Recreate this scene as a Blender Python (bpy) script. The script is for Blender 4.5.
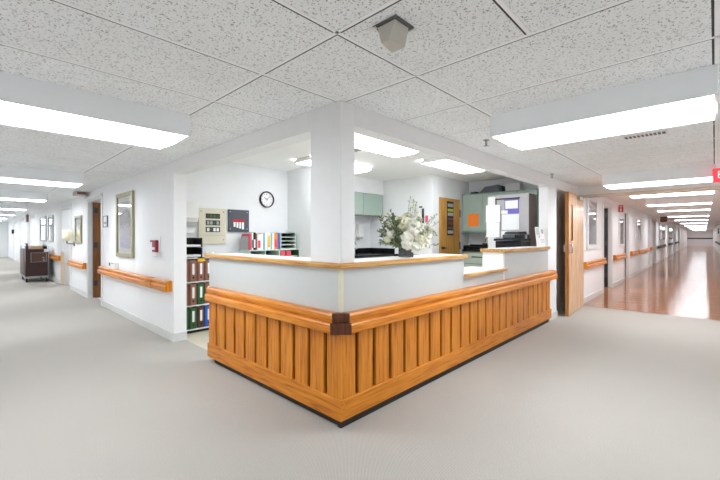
import bpy, bmesh, math, random
from mathutils import Vector, Matrix
random.seed(7)
S = bpy.context.scene
for o in list(bpy.data.objects): bpy.data.objects.remove(o)

# ------------------------------------------------------------------ camera, world, exposure
H = 2.14                       # corridor ceiling
HI = 2.34                      # ceiling inside the station
F, CX, CY = 373.5, 360.0, 236.5
YAW = math.radians(43.55)      # view direction, counter-clockwise from +X
cd = bpy.data.cameras.new('camera'); cam = bpy.data.objects.new('camera', cd); S.collection.objects.link(cam)
cd.sensor_fit = 'HORIZONTAL'; cd.sensor_width = 36.0; cd.lens = F / 720 * 36.0
cd.shift_y = (CY - 240.0) / 720.0
cd.clip_start = 0.02; cd.clip_end = 200
cam.location = (-1.686, -1.774, 1.247)
cam.rotation_euler = (math.radians(90), 0, YAW - math.radians(90))
S.camera = cam
W = bpy.data.worlds.new('world'); S.world = W; W.use_nodes = True
W.node_tree.nodes['Background'].inputs[0].default_value = (0.9, 0.95, 1.0, 1)
W.node_tree.nodes['Background'].inputs[1].default_value = 0.6
S.view_settings.view_transform = 'Standard'; S.view_settings.look = 'None'
S.view_settings.exposure = 1.0; S.view_settings.gamma = 1.0; S.view_settings.use_curve_mapping = False
S.cycles.use_denoising = True
S.cycles.max_bounces = 10; S.cycles.diffuse_bounces = 7; S.cycles.glossy_bounces = 4
S.cycles.sample_clamp_indirect = 6.0
LENS = 9.0                     # radiance of corridor diffusers
LENS_IN = 6.3                  # radiance of the station diffusers

# ------------------------------------------------------------------ materials
def lin(c): return tuple(((v/255)/12.92 if v/255 <= .04045 else (((v/255)+.055)/1.055)**2.4) for v in c)
def newmat(n):
    m = bpy.data.materials.new(n); m.use_nodes = True
    return m, m.node_tree, m.node_tree.nodes['Principled BSDF']
def node(t, k, **kw):
    n = t.nodes.new(k)
    for a, v in kw.items(): setattr(n, a, v)
    return n
def ramp(t, stops, interp='LINEAR'):
    r = node(t, 'ShaderNodeValToRGB'); e = r.color_ramp.elements; r.color_ramp.interpolation = interp
    e[0].position, e[0].color = stops[0][0], (*stops[0][1], 1)
    e[1].position, e[1].color = stops[-1][0], (*stops[-1][1], 1)
    for p, c in stops[1:-1]: q = e.new(p); q.color = (*c, 1)
    return r
def coords(t, scale=(1,1,1), rot=(0,0,0)):
    g = node(t, 'ShaderNodeNewGeometry'); mp = node(t, 'ShaderNodeMapping')
    mp.inputs['Scale'].default_value = scale; mp.inputs['Rotation'].default_value = rot
    t.links.new(g.outputs['Position'], mp.inputs[0]); return mp
def noise(t, mp, scale, detail=3, rough=.5):
    n = node(t, 'ShaderNodeTexNoise'); n.inputs['Scale'].default_value = scale
    n.inputs['Detail'].default_value = detail; n.inputs['Roughness'].default_value = rough
    t.links.new(mp.outputs[0], n.inputs['Vector']); return n
def bump(t, b, src, strength, dist):
    k = node(t, 'ShaderNodeBump'); k.inputs['Strength'].default_value = strength; k.inputs['Distance'].default_value = dist
    t.links.new(src, k.inputs['Height']); t.links.new(k.outputs[0], b.inputs['Normal'])
def paint(n, c, rough=.55, var=.03, metal=0, bumpd=.0006, spec=.4, scale=9, coat=0):
    m, t, b = newmat(n); c = lin(c)
    mp = coords(t); nz = noise(t, mp, scale, 4)
    r = ramp(t, [(.3, tuple(v*(1-var) for v in c)), (.7, tuple(min(1, v*(1+var)) for v in c))])
    t.links.new(nz.outputs[0], r.inputs[0]); t.links.new(r.outputs[0], b.inputs['Base Color'])
    b.inputs['Roughness'].default_value = rough; b.inputs['Metallic'].default_value = metal
    b.inputs['Specular IOR Level'].default_value = spec; b.inputs['Coat Weight'].default_value = coat
    if bumpd: bump(t, b, noise(t, mp, 160, 2).outputs[0], .25, bumpd)
    return m
def glow(n, c, s, base=(235,235,230)):
    m, t, b = newmat(n); mp = coords(t); nz = noise(t, mp, 30, 2)
    r = ramp(t, [(.3, tuple(v*.97 for v in lin(c))), (.7, lin(c))]); t.links.new(nz.outputs[0], r.inputs[0])
    b.inputs['Base Color'].default_value = (*lin(base), 1)
    t.links.new(r.outputs[0], b.inputs['Emission Color']); b.inputs['Emission Strength'].default_value = s
    return m
def wood(n, axis, dark, mid, light, rough=.38, scale=1.0, spec=.45):
    m, t, b = newmat(n)
    s = [52*scale]*3; s['XYZ'.index(axis)] = 3.2*scale
    mp = coords(t, s); n1 = noise(t, mp, 1.0, 5, .6)
    s2 = [150]*3; s2['XYZ'.index(axis)] = 4
    n2 = noise(t, coords(t, s2), 1.0, 3, .7)
    n3 = noise(t, coords(t), 2.4, 2)
    mx = node(t, 'ShaderNodeMath', operation='MULTIPLY_ADD'); mx.inputs[1].default_value = .35
    t.links.new(n2.outputs[0], mx.inputs[0]); t.links.new(n1.outputs[0], mx.inputs[2])
    m2 = node(t, 'ShaderNodeMath', operation='MULTIPLY_ADD'); m2.inputs[1].default_value = .25
    t.links.new(n3.outputs[0], m2.inputs[0]); t.links.new(mx.outputs[0], m2.inputs[2])
    r = ramp(t, [(.58, lin(dark)), (.76, lin(mid)), (1.0, lin(light))])
    t.links.new(m2.outputs[0], r.inputs[0]); t.links.new(r.outputs[0], b.inputs['Base Color'])
    b.inputs['Roughness'].default_value = rough; b.inputs['Specular IOR Level'].default_value = spec
    bump(t, b, n2.outputs[0], .12, .0006)
    return m

OAK = ((150,80,8), (198,117,20), (218,141,42))
M = {}
M['wall'] = paint('wall_paint', (236,236,236), .6, .012)
M['station_wall'] = paint('station_wall_paint', (230,231,232), .6, .012)
M['station_ceiling'] = paint('station_ceiling_paint', (246,246,245), .7, .01)
M['tee'] = paint('ceiling_tee_white', (248,250,252), .5, .01, bumpd=0)
M['base'] = paint('vinyl_baseboard', (214,215,212), .45)
M['white'] = paint('white_enamel', (232,232,230), .35, .01, bumpd=0)
M['frame_white'] = paint('door_frame_white', (222,224,224), .4, .01)
M['housing'] = paint('fixture_housing', (246,249,252), .4, .01, bumpd=0)
M['laminate'] = paint('counter_laminate', (196,199,197), .4, .008, bumpd=0)
M['ctop'] = paint('countertop_white', (240,240,238), .35, .01, bumpd=0)
for ax in 'XYZ':
    M['oak'+ax] = wood('honey_oak_'+ax.lower(), ax, *OAK)
    M['rail'+ax] = wood('rail_oak_'+ax.lower(), ax, (168,92,8), (206,122,20), (226,149,48), .34)
M['oak_dark'] = wood('stained_corner_oak', 'Z', (56,24,10), (92,46,20), (120,66,32), .35)
M['nosing'] = wood('nosing_oak', 'Y', (146,92,34), (194,140,70), (222,176,110), .4)
M['nosingX'] = wood('nosing_oak_long', 'X', (146,92,34), (194,140,70), (222,176,110), .4)
M['door_oak'] = wood('fire_door_maple', 'Z', (168,122,80), (206,164,122), (222,186,148), .22, .5)
M['door_edge'] = wood('fire_door_edge', 'Z', (150,86,30), (190,122,58), (208,146,80), .4, .5)
M['door_brown'] = wood('brown_door', 'Z', (80,46,16), (112,68,28), (134,86,42), .4, .6)
M['door_gold'] = wood('golden_door', 'Z', (158,106,40), (192,140,66), (210,164,92), .4, .5)
M['kick'] = paint('toe_kick', (44,38,34), .6)
M['gap'] = paint('gap_brown', (24,10,4), .7)
M['black'] = paint('black_plastic', (26,27,29), .4, .05, bumpd=0)
M['blackgloss'] = paint('black_laminate', (24,25,27), .22, .05, bumpd=0)
M['dark'] = paint('dark_metal', (60,60,62), .4, .03, .4, 0)
M['steel'] = paint('brushed_steel', (176,178,180), .3, .03, .9, 0)
M['brass'] = paint('aged_bronze', (96,74,48), .35, .05, .8, 0)
M['green'] = paint('sage_cabinet', (160,178,168), .45, .015)
M['sage_dark'] = paint('sage_trim', (126,152,142), .45, .015)
M['pale_green'] = paint('pale_green_metal', (196,212,200), .45, .02)
M['beige'] = paint('beige_enamel', (216,210,188), .45, .012, bumpd=0)
M['beige_det'] = paint('aged_beige_plastic', (196,192,182), .5, .02, bumpd=0)
M['charcoal'] = paint('charcoal_panel', (78,82,90), .45, .03, bumpd=0)
M['red'] = paint('red_enamel', (196,44,48), .4, .03, bumpd=0)
M['crimson'] = paint('crimson_plastic', (150,30,54), .35, .03, bumpd=0)
M['pink'] = paint('pink_red_board', (222,84,100), .5, .03, bumpd=0)
M['paper'] = paint('white_paper', (240,240,240), .7, .01, bumpd=0)
M['grey_paper'] = paint('grey_print', (168,170,172), .7, .05, bumpd=0)
M['orange'] = paint('orange_paper', (246,134,44), .7, .01, bumpd=0)
M['purple'] = paint('violet_paper', (124,112,196), .7, .02, bumpd=0)
M['yellow'] = paint('yellow_tag', (232,184,52), .6, .03, bumpd=0)
M['lime'] = paint('lime_label', (188,200,60), .6, .03, bumpd=0)
M['teal'] = paint('teal_cover', (140,188,190), .6, .03, bumpd=0)
M['blue'] = paint('blue_vinyl', (52,108,200), .35, .03, bumpd=0)
M['brown'] = paint('brown_vinyl', (146,104,86), .4, .05, bumpd=0)
M['dkbrown'] = paint('dark_brown_vinyl', (88,62,54), .4, .05, bumpd=0)
M['bgreen'] = paint('green_vinyl', (62,98,62), .4, .05, bumpd=0)
M['greycab'] = paint('grey_cabinet', (186,182,184), .45, .015, bumpd=0)
M['browncab'] = paint('brown_cabinet_side', (146,128,120), .5, .04, bumpd=0)
M['cream'] = paint('cream_fabric', (240,232,196), .8, .03)
M['tan'] = paint('tan_linen', (214,186,150), .85, .05)
M['cart'] = paint('maroon_laminate', (66,36,36), .4, .08, bumpd=0)
M['rubber'] = paint('grey_rubber', (62,62,64), .7)
M['violet'] = paint('violet_plastic', (92,66,120), .4)
M['guard'] = paint('tan_corner_guard', (220,196,168), .5)
M['gold'] = paint('antique_gold_frame', (164,158,128), .38, .08, .35, 0)
M['silver'] = paint('pewter_frame', (170,174,172), .35, .06, .4, 0)
M['mat_board'] = paint('cream_mat', (226,220,202), .5, .01, bumpd=0)
M['sink'] = paint('sink_steel', (150,152,154), .3, .04, .8, 0)
M['vent'] = paint('vent_dark', (96,96,96), .6, .1, bumpd=0)
M['brownsign'] = paint('brown_sign', (122,84,76), .5, .04, bumpd=0)
M['gap_shade'] = paint('tile_gap_shade', (66,64,61), .9, .05, bumpd=0)
M['handrail_dark'] = paint('dark_vinyl_rail', (70,64,62), .5)
M['station_floor'] = paint('station_vinyl', (214,206,184), .3, .03, bumpd=0, scale=40)
M['head_paint'] = paint('head_frame_paint', (206,190,172), .4, .02)
M['petal'] = paint('white_petal', (240,238,226), .7, .03, bumpd=0, scale=60)
M['petal_cream'] = paint('cream_petal', (228,226,200), .7, .05, bumpd=0, scale=60)
M['leaf'] = paint('leaf_green', (122,134,96), .6, .25, bumpd=0, scale=40)
M['leaf_grey'] = paint('eucalyptus_grey', (164,172,150), .6, .2, bumpd=0, scale=40)
M['stem'] = paint('stem_brown', (92,84,66), .7)
M['lens'] = glow('diffuser_corridor', (240,247,255), LENS)
M['lens_far'] = glow('diffuser_far_corridor', (242,248,255), LENS*.74)
M['lens_in'] = glow('diffuser_station', (244,249,255), LENS_IN)
M['exit_red'] = glow('exit_sign_red', (232,70,84), .45, (200,60,70))
M['exit_letter'] = glow('exit_sign_letter', (236,222,200), .35)
M['daylight'] = glow('daylit_glass', (214,228,240), 1.0)

def carpet():
    m, t, b = newmat('grey_loop_carpet')
    mp = coords(t, (1,1,1), (0,0,math.radians(45)))
    w = node(t, 'ShaderNodeTexWave'); w.inputs['Scale'].default_value = 42; w.inputs['Distortion'].default_value = 2.5
    w.inputs['Detail'].default_value = 2; w.inputs['Detail Scale'].default_value = 3; t.links.new(mp.outputs[0], w.inputs['Vector'])
    n1 = noise(t, coords(t), 260, 2); n2 = noise(t, coords(t), 1.1, 3)
    a = node(t, 'ShaderNodeMath', operation='MULTIPLY_ADD'); a.inputs[1].default_value = .8
    t.links.new(n1.outputs[0], a.inputs[0]); t.links.new(w.outputs['Fac'], a.inputs[2])
    r = ramp(t, [(.15, lin((166,161,153))), (1.0, lin((194,189,181)))])
    s = node(t, 'ShaderNodeMath', operation='MULTIPLY'); s.inputs[1].default_value = .6
    t.links.new(a.outputs[0], s.inputs[0]); t.links.new(s.outputs[0], r.inputs[0])
    mx = node(t, 'ShaderNodeMixRGB', blend_type='MULTIPLY'); mx.inputs[0].default_value = .35
    r2 = ramp(t, [(.3, (.88,.88,.88)), (.7, (1,1,1))]); t.links.new(n2.outputs[0], r2.inputs[0])
    t.links.new(r.outputs[0], mx.inputs[1]); t.links.new(r2.outputs[0], mx.inputs[2])
    t.links.new(mx.outputs[0], b.inputs['Base Color'])
    b.inputs['Roughness'].default_value = .95; b.inputs['Specular IOR Level'].default_value = .1
    bump(t, b, a.outputs[0], .5, .003)
    return m
M['carpet'] = carpet()
def tile_mat():
    m, t, b = newmat('fissured_ceiling_tile')
    mp = coords(t, (1,1,1)); n1 = noise(t, mp, 118, 3, .6)
    r = ramp(t, [(.34, lin((146,144,140))), (.43, lin((243,247,249))), (1, lin((247,250,252)))])
    t.links.new(n1.outputs[0], r.inputs[0])
    n2 = noise(t, mp, 1.3, 2); r2 = ramp(t, [(.35, (.95,.945,.94)), (.65, (1,1,1))]); t.links.new(n2.outputs[0], r2.inputs[0])
    mx = node(t, 'ShaderNodeMixRGB', blend_type='MULTIPLY'); mx.inputs[0].default_value = 1
    t.links.new(r.outputs[0], mx.inputs[1]); t.links.new(r2.outputs[0], mx.inputs[2])
    t.links.new(mx.outputs[0], b.inputs['Base Color']); b.inputs['Roughness'].default_value = .9
    b.inputs['Specular IOR Level'].default_value = .1
    bump(t, b, r.outputs[0], .6, .003)
    return m
M['tile'] = tile_mat()
def terrazzo():
    m, t, b = newmat('polished_terracotta_tile')
    mp = coords(t); br = node(t, 'ShaderNodeTexBrick'); br.offset = 0; br.inputs['Scale'].default_value = 1
    br.inputs['Brick Width'].default_value = .305; br.inputs['Row Height'].default_value = .305
    br.inputs['Mortar Size'].default_value = .003; br.inputs['Color1'].default_value = (*lin((170,118,80)),1)
    br.inputs['Color2'].default_value = (*lin((158,106,70)),1); br.inputs['Mortar'].default_value = (*lin((124,86,66)),1)
    t.links.new(mp.outputs[0], br.inputs['Vector'])
    n1 = noise(t, mp, 46, 4, .7); r = ramp(t, [(.35, (.5,.42,.36)), (.5, (.98,.96,.93)), (.66, (1.4,1.38,1.32))]); t.links.new(n1.outputs[0], r.inputs[0])
    mx = node(t, 'ShaderNodeMixRGB', blend_type='MULTIPLY'); mx.inputs[0].default_value = 1
    t.links.new(br.outputs['Color'], mx.inputs[1]); t.links.new(r.outputs[0], mx.inputs[2]); t.links.new(mx.outputs[0], b.inputs['Base Color'])
    b.inputs['Roughness'].default_value = .1; b.inputs['Specular IOR Level'].default_value = .6
    b.inputs['Coat Weight'].default_value = 0
    n2 = noise(t, coords(t, (3.4, .9, 1)), 1.6, 3, .6); bump(t, b, n2.outputs[0], 1, .009)
    return m
M['terracotta'] = terrazzo()
def artwork(n, z0, z1, stops, seed):
    m, t, b = newmat(n)
    g = node(t, 'ShaderNodeNewGeometry'); sx = node(t, 'ShaderNodeSeparateXYZ'); t.links.new(g.outputs['Position'], sx.inputs[0])
    mr = node(t, 'ShaderNodeMapRange'); mr.inputs['From Min'].default_value = z0; mr.inputs['From Max'].default_value = z1
    t.links.new(sx.outputs['Z'], mr.inputs['Value'])
    mp = coords(t, (1,1,1)); mp.inputs['Location'].default_value = (seed, seed, seed)
    nz = noise(t, mp, 13, 6, .7); ma = node(t, 'ShaderNodeMath', operation='MULTIPLY_ADD'); ma.inputs[1].default_value = .9; 
    sb = node(t, 'ShaderNodeMath', operation='SUBTRACT'); sb.inputs[1].default_value = .45
    t.links.new(nz.outputs[0], ma.inputs[0]); t.links.new(mr.outputs[0], ma.inputs[2]); t.links.new(ma.outputs[0], sb.inputs[0])
    r = ramp(t, [(p, lin(c)) for p, c in stops]); t.links.new(sb.outputs[0], r.inputs[0]); t.links.new(r.outputs[0], b.inputs['Base Color'])
    b.inputs['Roughness'].default_value = .12; b.inputs['Coat Weight'].default_value = 1; b.inputs['Coat Roughness'].default_value = .02
    return m
def glassy(n, c, alpha_trans=.9, rough=.02):
    m, t, b = newmat(n); nz = noise(t, coords(t), 5, 2)
    r = ramp(t, [(.3, tuple(v*.95 for v in lin(c))), (.7, lin(c))]); t.links.new(nz.outputs[0], r.inputs[0]); t.links.new(r.outputs[0], b.inputs['Base Color'])
    b.inputs['Transmission Weight'].default_value = alpha_trans; b.inputs['Roughness'].default_value = rough; b.inputs['IOR'].default_value = 1.45
    return m
M['vase_glass'] = glassy('smoked_glass', (120,124,124), .75)

# ------------------------------------------------------------------ building helpers
IDM = lambda u, w, z: (u, w, z)
LW = lambda u, w, z: (-w, u, z)                      # left corridor wall: u along +Y, w out of the wall
TH = math.radians(0.86); PVX = 5.95
def XF(x, y, z):                                     # right corridor beyond the fire doors runs at a slight angle
    c, s = math.cos(TH), math.sin(TH); dx = x - PVX
    return (PVX + c*dx - s*y, s*dx + c*y, z)
RC = lambda u, w, z: XF(u, -w, z)                    # its left wall
RR = lambda u, w, z: XF(u, -2.43 + w, z)             # its right wall
YB, XK, YD, XS = 3.4, 5.3, 1.83, 2.0                 # station: back wall, cabinet wall, door wall, alcove side
BW = lambda u, w, z: (u, YB - w, z)
KW = lambda u, w, z: (XK - w, u, z)
DW = lambda u, w, z: (u, YD - w, z)
FC = lambda u, w, z: (u, -w, z)                      # counter front plane Y=0

WLOC = {}
class MB:
    def __init__(s, mp=IDM): s.v = []; s.f = []; s.mp = mp; s.sm = []
    def add(s, vs, fs, smooth=False):
        k = len(s.v); s.v += [tuple(s.mp(*p)) for p in vs]
        s.f += [tuple(i + k for i in f) for f in fs]; s.sm += [smooth]*len(fs); return s
    def box(s, u0, u1, w0, w1, z0, z1):
        vs = [(u,w,z) for u in (u0,u1) for w in (w0,w1) for z in (z0,z1)]
        return s.add(vs, [(0,1,3,2),(4,6,7,5),(0,4,5,1),(2,3,7,6),(0,2,6,4),(1,5,7,3)])
    def prism(s, pts, a0, a1, axis='u', smooth=False):   # pts in the other two coordinates, in (u,w,z) order
        n = len(pts)
        def P(p, a): return (a,p[0],p[1]) if axis == 'u' else ((p[0],a,p[1]) if axis == 'w' else (p[0],p[1],a))
        vs = [P(p,a0) for p in pts] + [P(p,a1) for p in pts]
        s.add(vs, [(i,(i+1)%n,n+(i+1)%n,n+i) for i in range(n)], smooth)
        k = len(s.v) - 2*n; s.f += [tuple(k+i for i in range(n))[::-1], tuple(k+n+i for i in range(n))]; s.sm += [False]*2
        return s
    def cyl(s, p0, p1, r0, r1=None, n=14, smooth=True):
        r1 = r0 if r1 is None else r1
        a, b = Vector(p0), Vector(p1); d = (b-a).normalized()
        x = d.orthogonal().normalized(); y = d.cross(x)
        vs = [tuple(a + x*math.cos(q)*r0 + y*math.sin(q)*r0) for q in [2*math.pi*i/n for i in range(n)]]
        vs += [tuple(b + x*math.cos(q)*r1 + y*math.sin(q)*r1) for q in [2*math.pi*i/n for i in range(n)]]
        s.add(vs, [(i,(i+1)%n,n+(i+1)%n,n+i) for i in range(n)], smooth)
        k = len(s.v)-2*n; s.f += [tuple(k+i for i in range(n))[::-1], tuple(k+n+i for i in range(n))]; s.sm += [False]*2
        return s
    def tube(s, pts, r, n=8):
        for a, b in zip(pts, pts[1:]): s.cyl(a, b, r, r, n)
        return s
    def ball(s, c, r, nu=12, nv=8, sq=(1,1,1)):
        vs = [(c[0]+r*sq[0]*math.sin(math.pi*j/nv)*math.cos(2*math.pi*i/nu), c[1]+r*sq[1]*math.sin(math.pi*j/nv)*math.sin(2*math.pi*i/nu), c[2]+r*sq[2]*math.cos(math.pi*j/nv)) for j in range(nv+1) for i in range(nu)]
        return s.add(vs, [(j*nu+i, j*nu+(i+1)%nu, (j+1)*nu+(i+1)%nu, (j+1)*nu+i) for j in range(nv) for i in range(nu)], True)
    def build(s, name, mat, parent=None, bevel=0, label=None, free_normals=False):
        me = bpy.data.meshes.new(name)
        if parent is not None: base = Vector(WLOC[parent])
        else:
            xs, ys, zs = zip(*s.v); base = Vector(((min(xs)+max(xs))/2, (min(ys)+max(ys))/2, min(zs)))
        me.from_pydata([tuple(Vector(p)-base) for p in s.v], [], s.f)
        me.polygons.foreach_set('use_smooth', s.sm)
        if not free_normals:
            bm = bmesh.new(); bm.from_mesh(me); bmesh.ops.remove_doubles(bm, verts=bm.verts, dist=1e-6)
            bmesh.ops.recalc_face_normals(bm, faces=bm.faces); bm.to_mesh(me); bm.free()
        o = bpy.data.objects.new(name, me); S.collection.objects.link(o)
        me.materials.append(M[mat] if isinstance(mat, str) else mat)
        if parent is not None:
            o.parent = bpy.data.objects[parent]; WLOC[o.name] = base
        else: o.location = base; WLOC[o.name] = base
        if bevel:
            b = o.modifiers.new('bevel', 'BEVEL'); b.width = bevel; b.segments = 2; b.limit_method = 'ANGLE'
        if label: o['label'] = label
        return o.name
def thing(name, label, cat, loc, group=None):
    o = bpy.data.objects.new(name, None); S.collection.objects.link(o); o.location = loc; o.empty_display_size = .05
    o['label'] = label; o['category'] = cat
    if group: o['group'] = group
    WLOC[o.name] = Vector(loc); return o.name
def tag(n, label, cat, group=None):
    o = bpy.data.objects[n]; o['label'] = label; o['category'] = cat
    if group: o['group'] = group
    return n
def struct(n): bpy.data.objects[n]['kind'] = 'structure'; return n
def B(mp, *a): return MB(mp).box(*a)
def text(mb, s, size, fn, depth=.002):
    cu = bpy.data.curves.new('lettering', 'FONT'); cu.body = s; cu.size = size; cu.extrude = depth/2; cu.align_x = 'CENTER'; cu.align_y = 'CENTER'; cu.resolution_u = 2
    ob = bpy.data.objects.new('lettering', cu); S.collection.objects.link(ob)
    dg = bpy.context.evaluated_depsgraph_get(); dg.update(); me = ob.evaluated_get(dg).to_mesh()
    mb.add([fn(*v.co) for v in me.vertices], [tuple(p.vertices) for p in me.polygons])
    ob.evaluated_get(dg).to_mesh_clear(); bpy.data.objects.remove(ob); bpy.data.curves.remove(cu)
    return mb

# ------------------------------------------------------------------ floors and ceilings
ENDL, ENDR = 29.0, 62.0
struct(MB().box(-6.2,5.95,-6.2,0,-.05,0).box(-2.6,0.13,0,ENDL,-.05,0).box(.13,5.95,0,.13,-.05,0).build('floor', 'carpet'))
struct(MB().box(0.13,XK+.2,0.13,3.6,-.05,0.0).build('floor_station', 'station_floor'))
struct(MB(lambda x,y,z: XF(x,y,z)).box(5.95,ENDR,-2.6,2.2,-.05,0.0).build('floor_corridor', 'terracotta'))
struct(MB().box(5.945,5.965,-2.43,0,0,.004).build('trim_threshold', 'steel'))

def grid_ceiling(name, mp, cells):
    t = MB(mp); g = MB(mp); k = MB(mp); gap = .009; tee = .015
    x0=min(c[0] for c in cells); x1=max(c[1] for c in cells); y0=min(c[2] for c in cells); y1=max(c[3] for c in cells)
    for a,b,c,d in cells:
        t.box(a+tee*1.2+gap,b-.0005,c+tee*1.2+gap,d-.0005,H,H+.005)
        k.box(a,b,c,d,H+.0006,H+.02)  # dark sheet almost flush with the tiles paints the shade of the gaps
        g.box(a,a+tee*1.2,c,d,H-.001,H+.005); g.box(a,b,c,c+tee*1.2,H-.001,H+.005)
    struct(t.build(name, 'tile')); struct(g.build(name+'_grid', 'tee')); struct(k.build(name+'_deck', 'gap_shade'))
def cellsof(xs, ys): return [(a,b,c,d) for a,b in zip(xs,xs[1:]) for c,d in zip(ys,ys[1:])]
YL = [-2.43,-1.79,-1.19,-.585,0.02]
cs = cellsof([-.58,.02], YL)
cs += cellsof([-6.2,-5.38,-4.18,-2.98,-1.78,-.58], [-6.2,-5.4,-4.8,-4.2,-3.6,-3.0,-2.43,-1.79,-1.19,-.585,.02])
cs += cellsof([-.58,.02,1.2,2.4,3.6,4.8,6.2], [-6.2,-4.8,-3.6,-2.43])
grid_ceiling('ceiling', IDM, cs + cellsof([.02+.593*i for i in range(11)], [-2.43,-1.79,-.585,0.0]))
ys = [.02+.5915*i for i in range(50)]
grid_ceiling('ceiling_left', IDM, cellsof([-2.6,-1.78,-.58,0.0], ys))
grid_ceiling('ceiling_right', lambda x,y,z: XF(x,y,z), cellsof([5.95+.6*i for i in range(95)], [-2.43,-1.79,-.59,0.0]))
# smooth ceiling of the station
struct(MB().box(.0,XK+.15,.0,YB+.2,HI,HI+.08).build('ceiling_station', 'station_ceiling'))

# ------------------------------------------------------------------ walls
TW = .147
# left corridor wall with openings
l_doors = [(6.28,7.42),(9.2,10.42),(16.2,17.3),(20.0,21.1),(23.3,24.4)]
def wall_run(name, mp, u0, u1, doors, top, hd=1.97, t=TW):
    m = MB(mp); b = MB(mp); a = u0
    for d0, d1 in doors + [(u1, None)]:
        m.box(a, d0, -t, 0, 0, top); b.box(a, d0 - (.05 if d1 else 0), 0, .012, 0, .1)
        if d1 is not None: m.box(d0, d1, -t, 0, hd, top); a = d1; 
        if d1 is not None: a = d1
    struct(m.build('wall_'+name, 'wall')); struct(b.build('baseboard_'+name, 'base'))
wall_run('left', LW, 2.87, ENDL, l_doors, HI+.05)
struct(B(IDM, 0,TW,2.858,2.87,0,.1).build('baseboard_left_return', 'base'))
r_doors = [(8.06,9.15),(11.0,11.95),(17.0,17.56),(18.6,20.4),(25.8,27.4),(33,34.2),(41,42.2)]
wall_run('right_corridor', RC, 5.99, ENDR, r_doors, H+.05)
struct(B(RR, -0.3,ENDR,-.12,0,0,H+.05).build('wall_right_corridor_far', 'wall'))
struct(B(RR, 5.99,ENDR,0,.012,0,.1).build('baseboard_right_corridor_far', 'base'))
struct(MB(lambda x,y,z: XF(x,y,z)).box(ENDR,ENDR+.1,-2.6,.3,0,H+.05).build('wall_right_end', 'wall'))
# rooms behind the open doors: one shell per opening
def room(name, mp, d0, d1, t=TW, depth=1.7):
    m = MB(mp)
    m.box(d0-.5,d1+.5,-t-depth-.05,-t-depth,0,H).box(d0-.55,d0-.5,-t-depth,-t,0,H).box(d1+.5,d1+.55,-t-depth,-t,0,H)
    m.box(d0-.55,d1+.55,-t-depth-.05,-t,H,H+.04).box(d0-.55,d1+.55,-t-depth,-t+.001,-.04,-.001)
    struct(m.build(name, 'wall'))
for i,(a,b) in enumerate(l_doors): room('wall_room_left', LW, a, b)
for i,(a,b) in enumerate(r_doors[:2]+[r_doors[4]]): room('wall_room_right', RC, a, b)
def room_fill(mp, u, power):  # unseen area light added to brighten an open doorway
    ld = bpy.data.lights.new('room_fill','AREA'); ld.size = .6; ld.energy = power; ld.color = (.95,.98,1)
    o = bpy.data.objects.new('room_fill', ld); S.collection.objects.link(o); o.location = mp(u,-TW-.7,H-.02)
for a,b in l_doors: room_fill(LW,(a+b)/2,5 if a < 8 else 12)
for a,b in (r_doors[0],r_doors[1],r_doors[4]): room_fill(RC,(a+b)/2,14)
# left corridor: outer wall, end wall, crossing walls behind the camera
struct(MB().box(-2.55,-2.43,0,ENDL,0,H+.05).build('wall_left_outer', 'wall'))
struct(MB().box(-2.6,.2,ENDL,ENDL+.1,0,H+.05).build('wall_left_end', 'wall'))
struct(MB().box(-6.3,-6.2,-6.2,0,0,H+.05).box(-6.2,-2.43,0,.1,0,H+.05).build('wall_lobby_back', 'wall'))
struct(MB().box(-6.2,6.2,-6.3,-6.2,0,H+.05).build('wall_lobby_side', 'wall'))
struct(MB().box(6.1,6.2,-6.2,-2.55,0,H+.05).build('wall_lobby_end', 'wall'))
# station front: post, header, right pier with door pocket
X_R = 4.18
struct(MB().box(0,.129,0,.315,.1,HI).build('wall_corner_post', 'wall', bevel=.004))
struct(MB().box(0,TW,.315,2.87,2.0,HI).box(.129,X_R,0,.129,2.0,HI).build('wall_header', 'wall'))
struct(MB().box(X_R,4.58,0,.129,0,HI).box(4.58,5.99,0,.14,1.985,HI).box(4.58,5.99,.14,.2,0,1.985).box(5.9,5.99,.02,.14,0,1.985).build('wall_right_pier', 'wall'))
struct(MB().box(4.215,4.592,-.012,0,0,.1).box(4.58,4.592,0,.14,0,.1).box(4.592,5.9,.128,.14,0,.1).build('baseboard_right_pier', 'base'))
# station inside walls
struct(MB().box(.1,XS,YB,YB+.1,0,HI).build('wall_station_back', 'station_wall'))
struct(MB().box(XS,XS+.12,2.76,YB+.1,0,HI).build('wall_station_alcove', 'station_wall'))
struct(MB().box(XS+.12,3.95,YB-.1,YB,0,HI).box(XS+.12,3.95,2.95,YB-.1,2.06,HI).build('wall_station_sink', 'station_wall'))
struct(MB().box(3.95,4.15,1.83,YB,0,HI).build('wall_station_corner', 'station_wall', bevel=.006))
struct(MB().box(4.15,4.17,YD,YD+.1,0,HI).box(4.17,4.9,YD,YD+.1,1.965,HI).box(4.9,XK,YD,YD+.1,0,HI).build('wall_station_door', 'station_wall'))
struct(MB().box(XK,XK+.1,.14,YD+.1,0,HI).build('wall_station_cabinets', 'station_wall'))
# cross header over the fire doors
struct(MB().box(5.9,6.0,-2.43,0.0,1.985,H).build('wall_cross_header', 'wall'))
struct(MB().box(5.88,6.02,-2.43,-.036,1.945,1.985).build('trim_fire_door_head', 'head_paint'))
struct(MB().box(5.88,6.02,-.035,.02,0,1.985).build('trim_fire_door_jamb', 'door_edge'))

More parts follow.
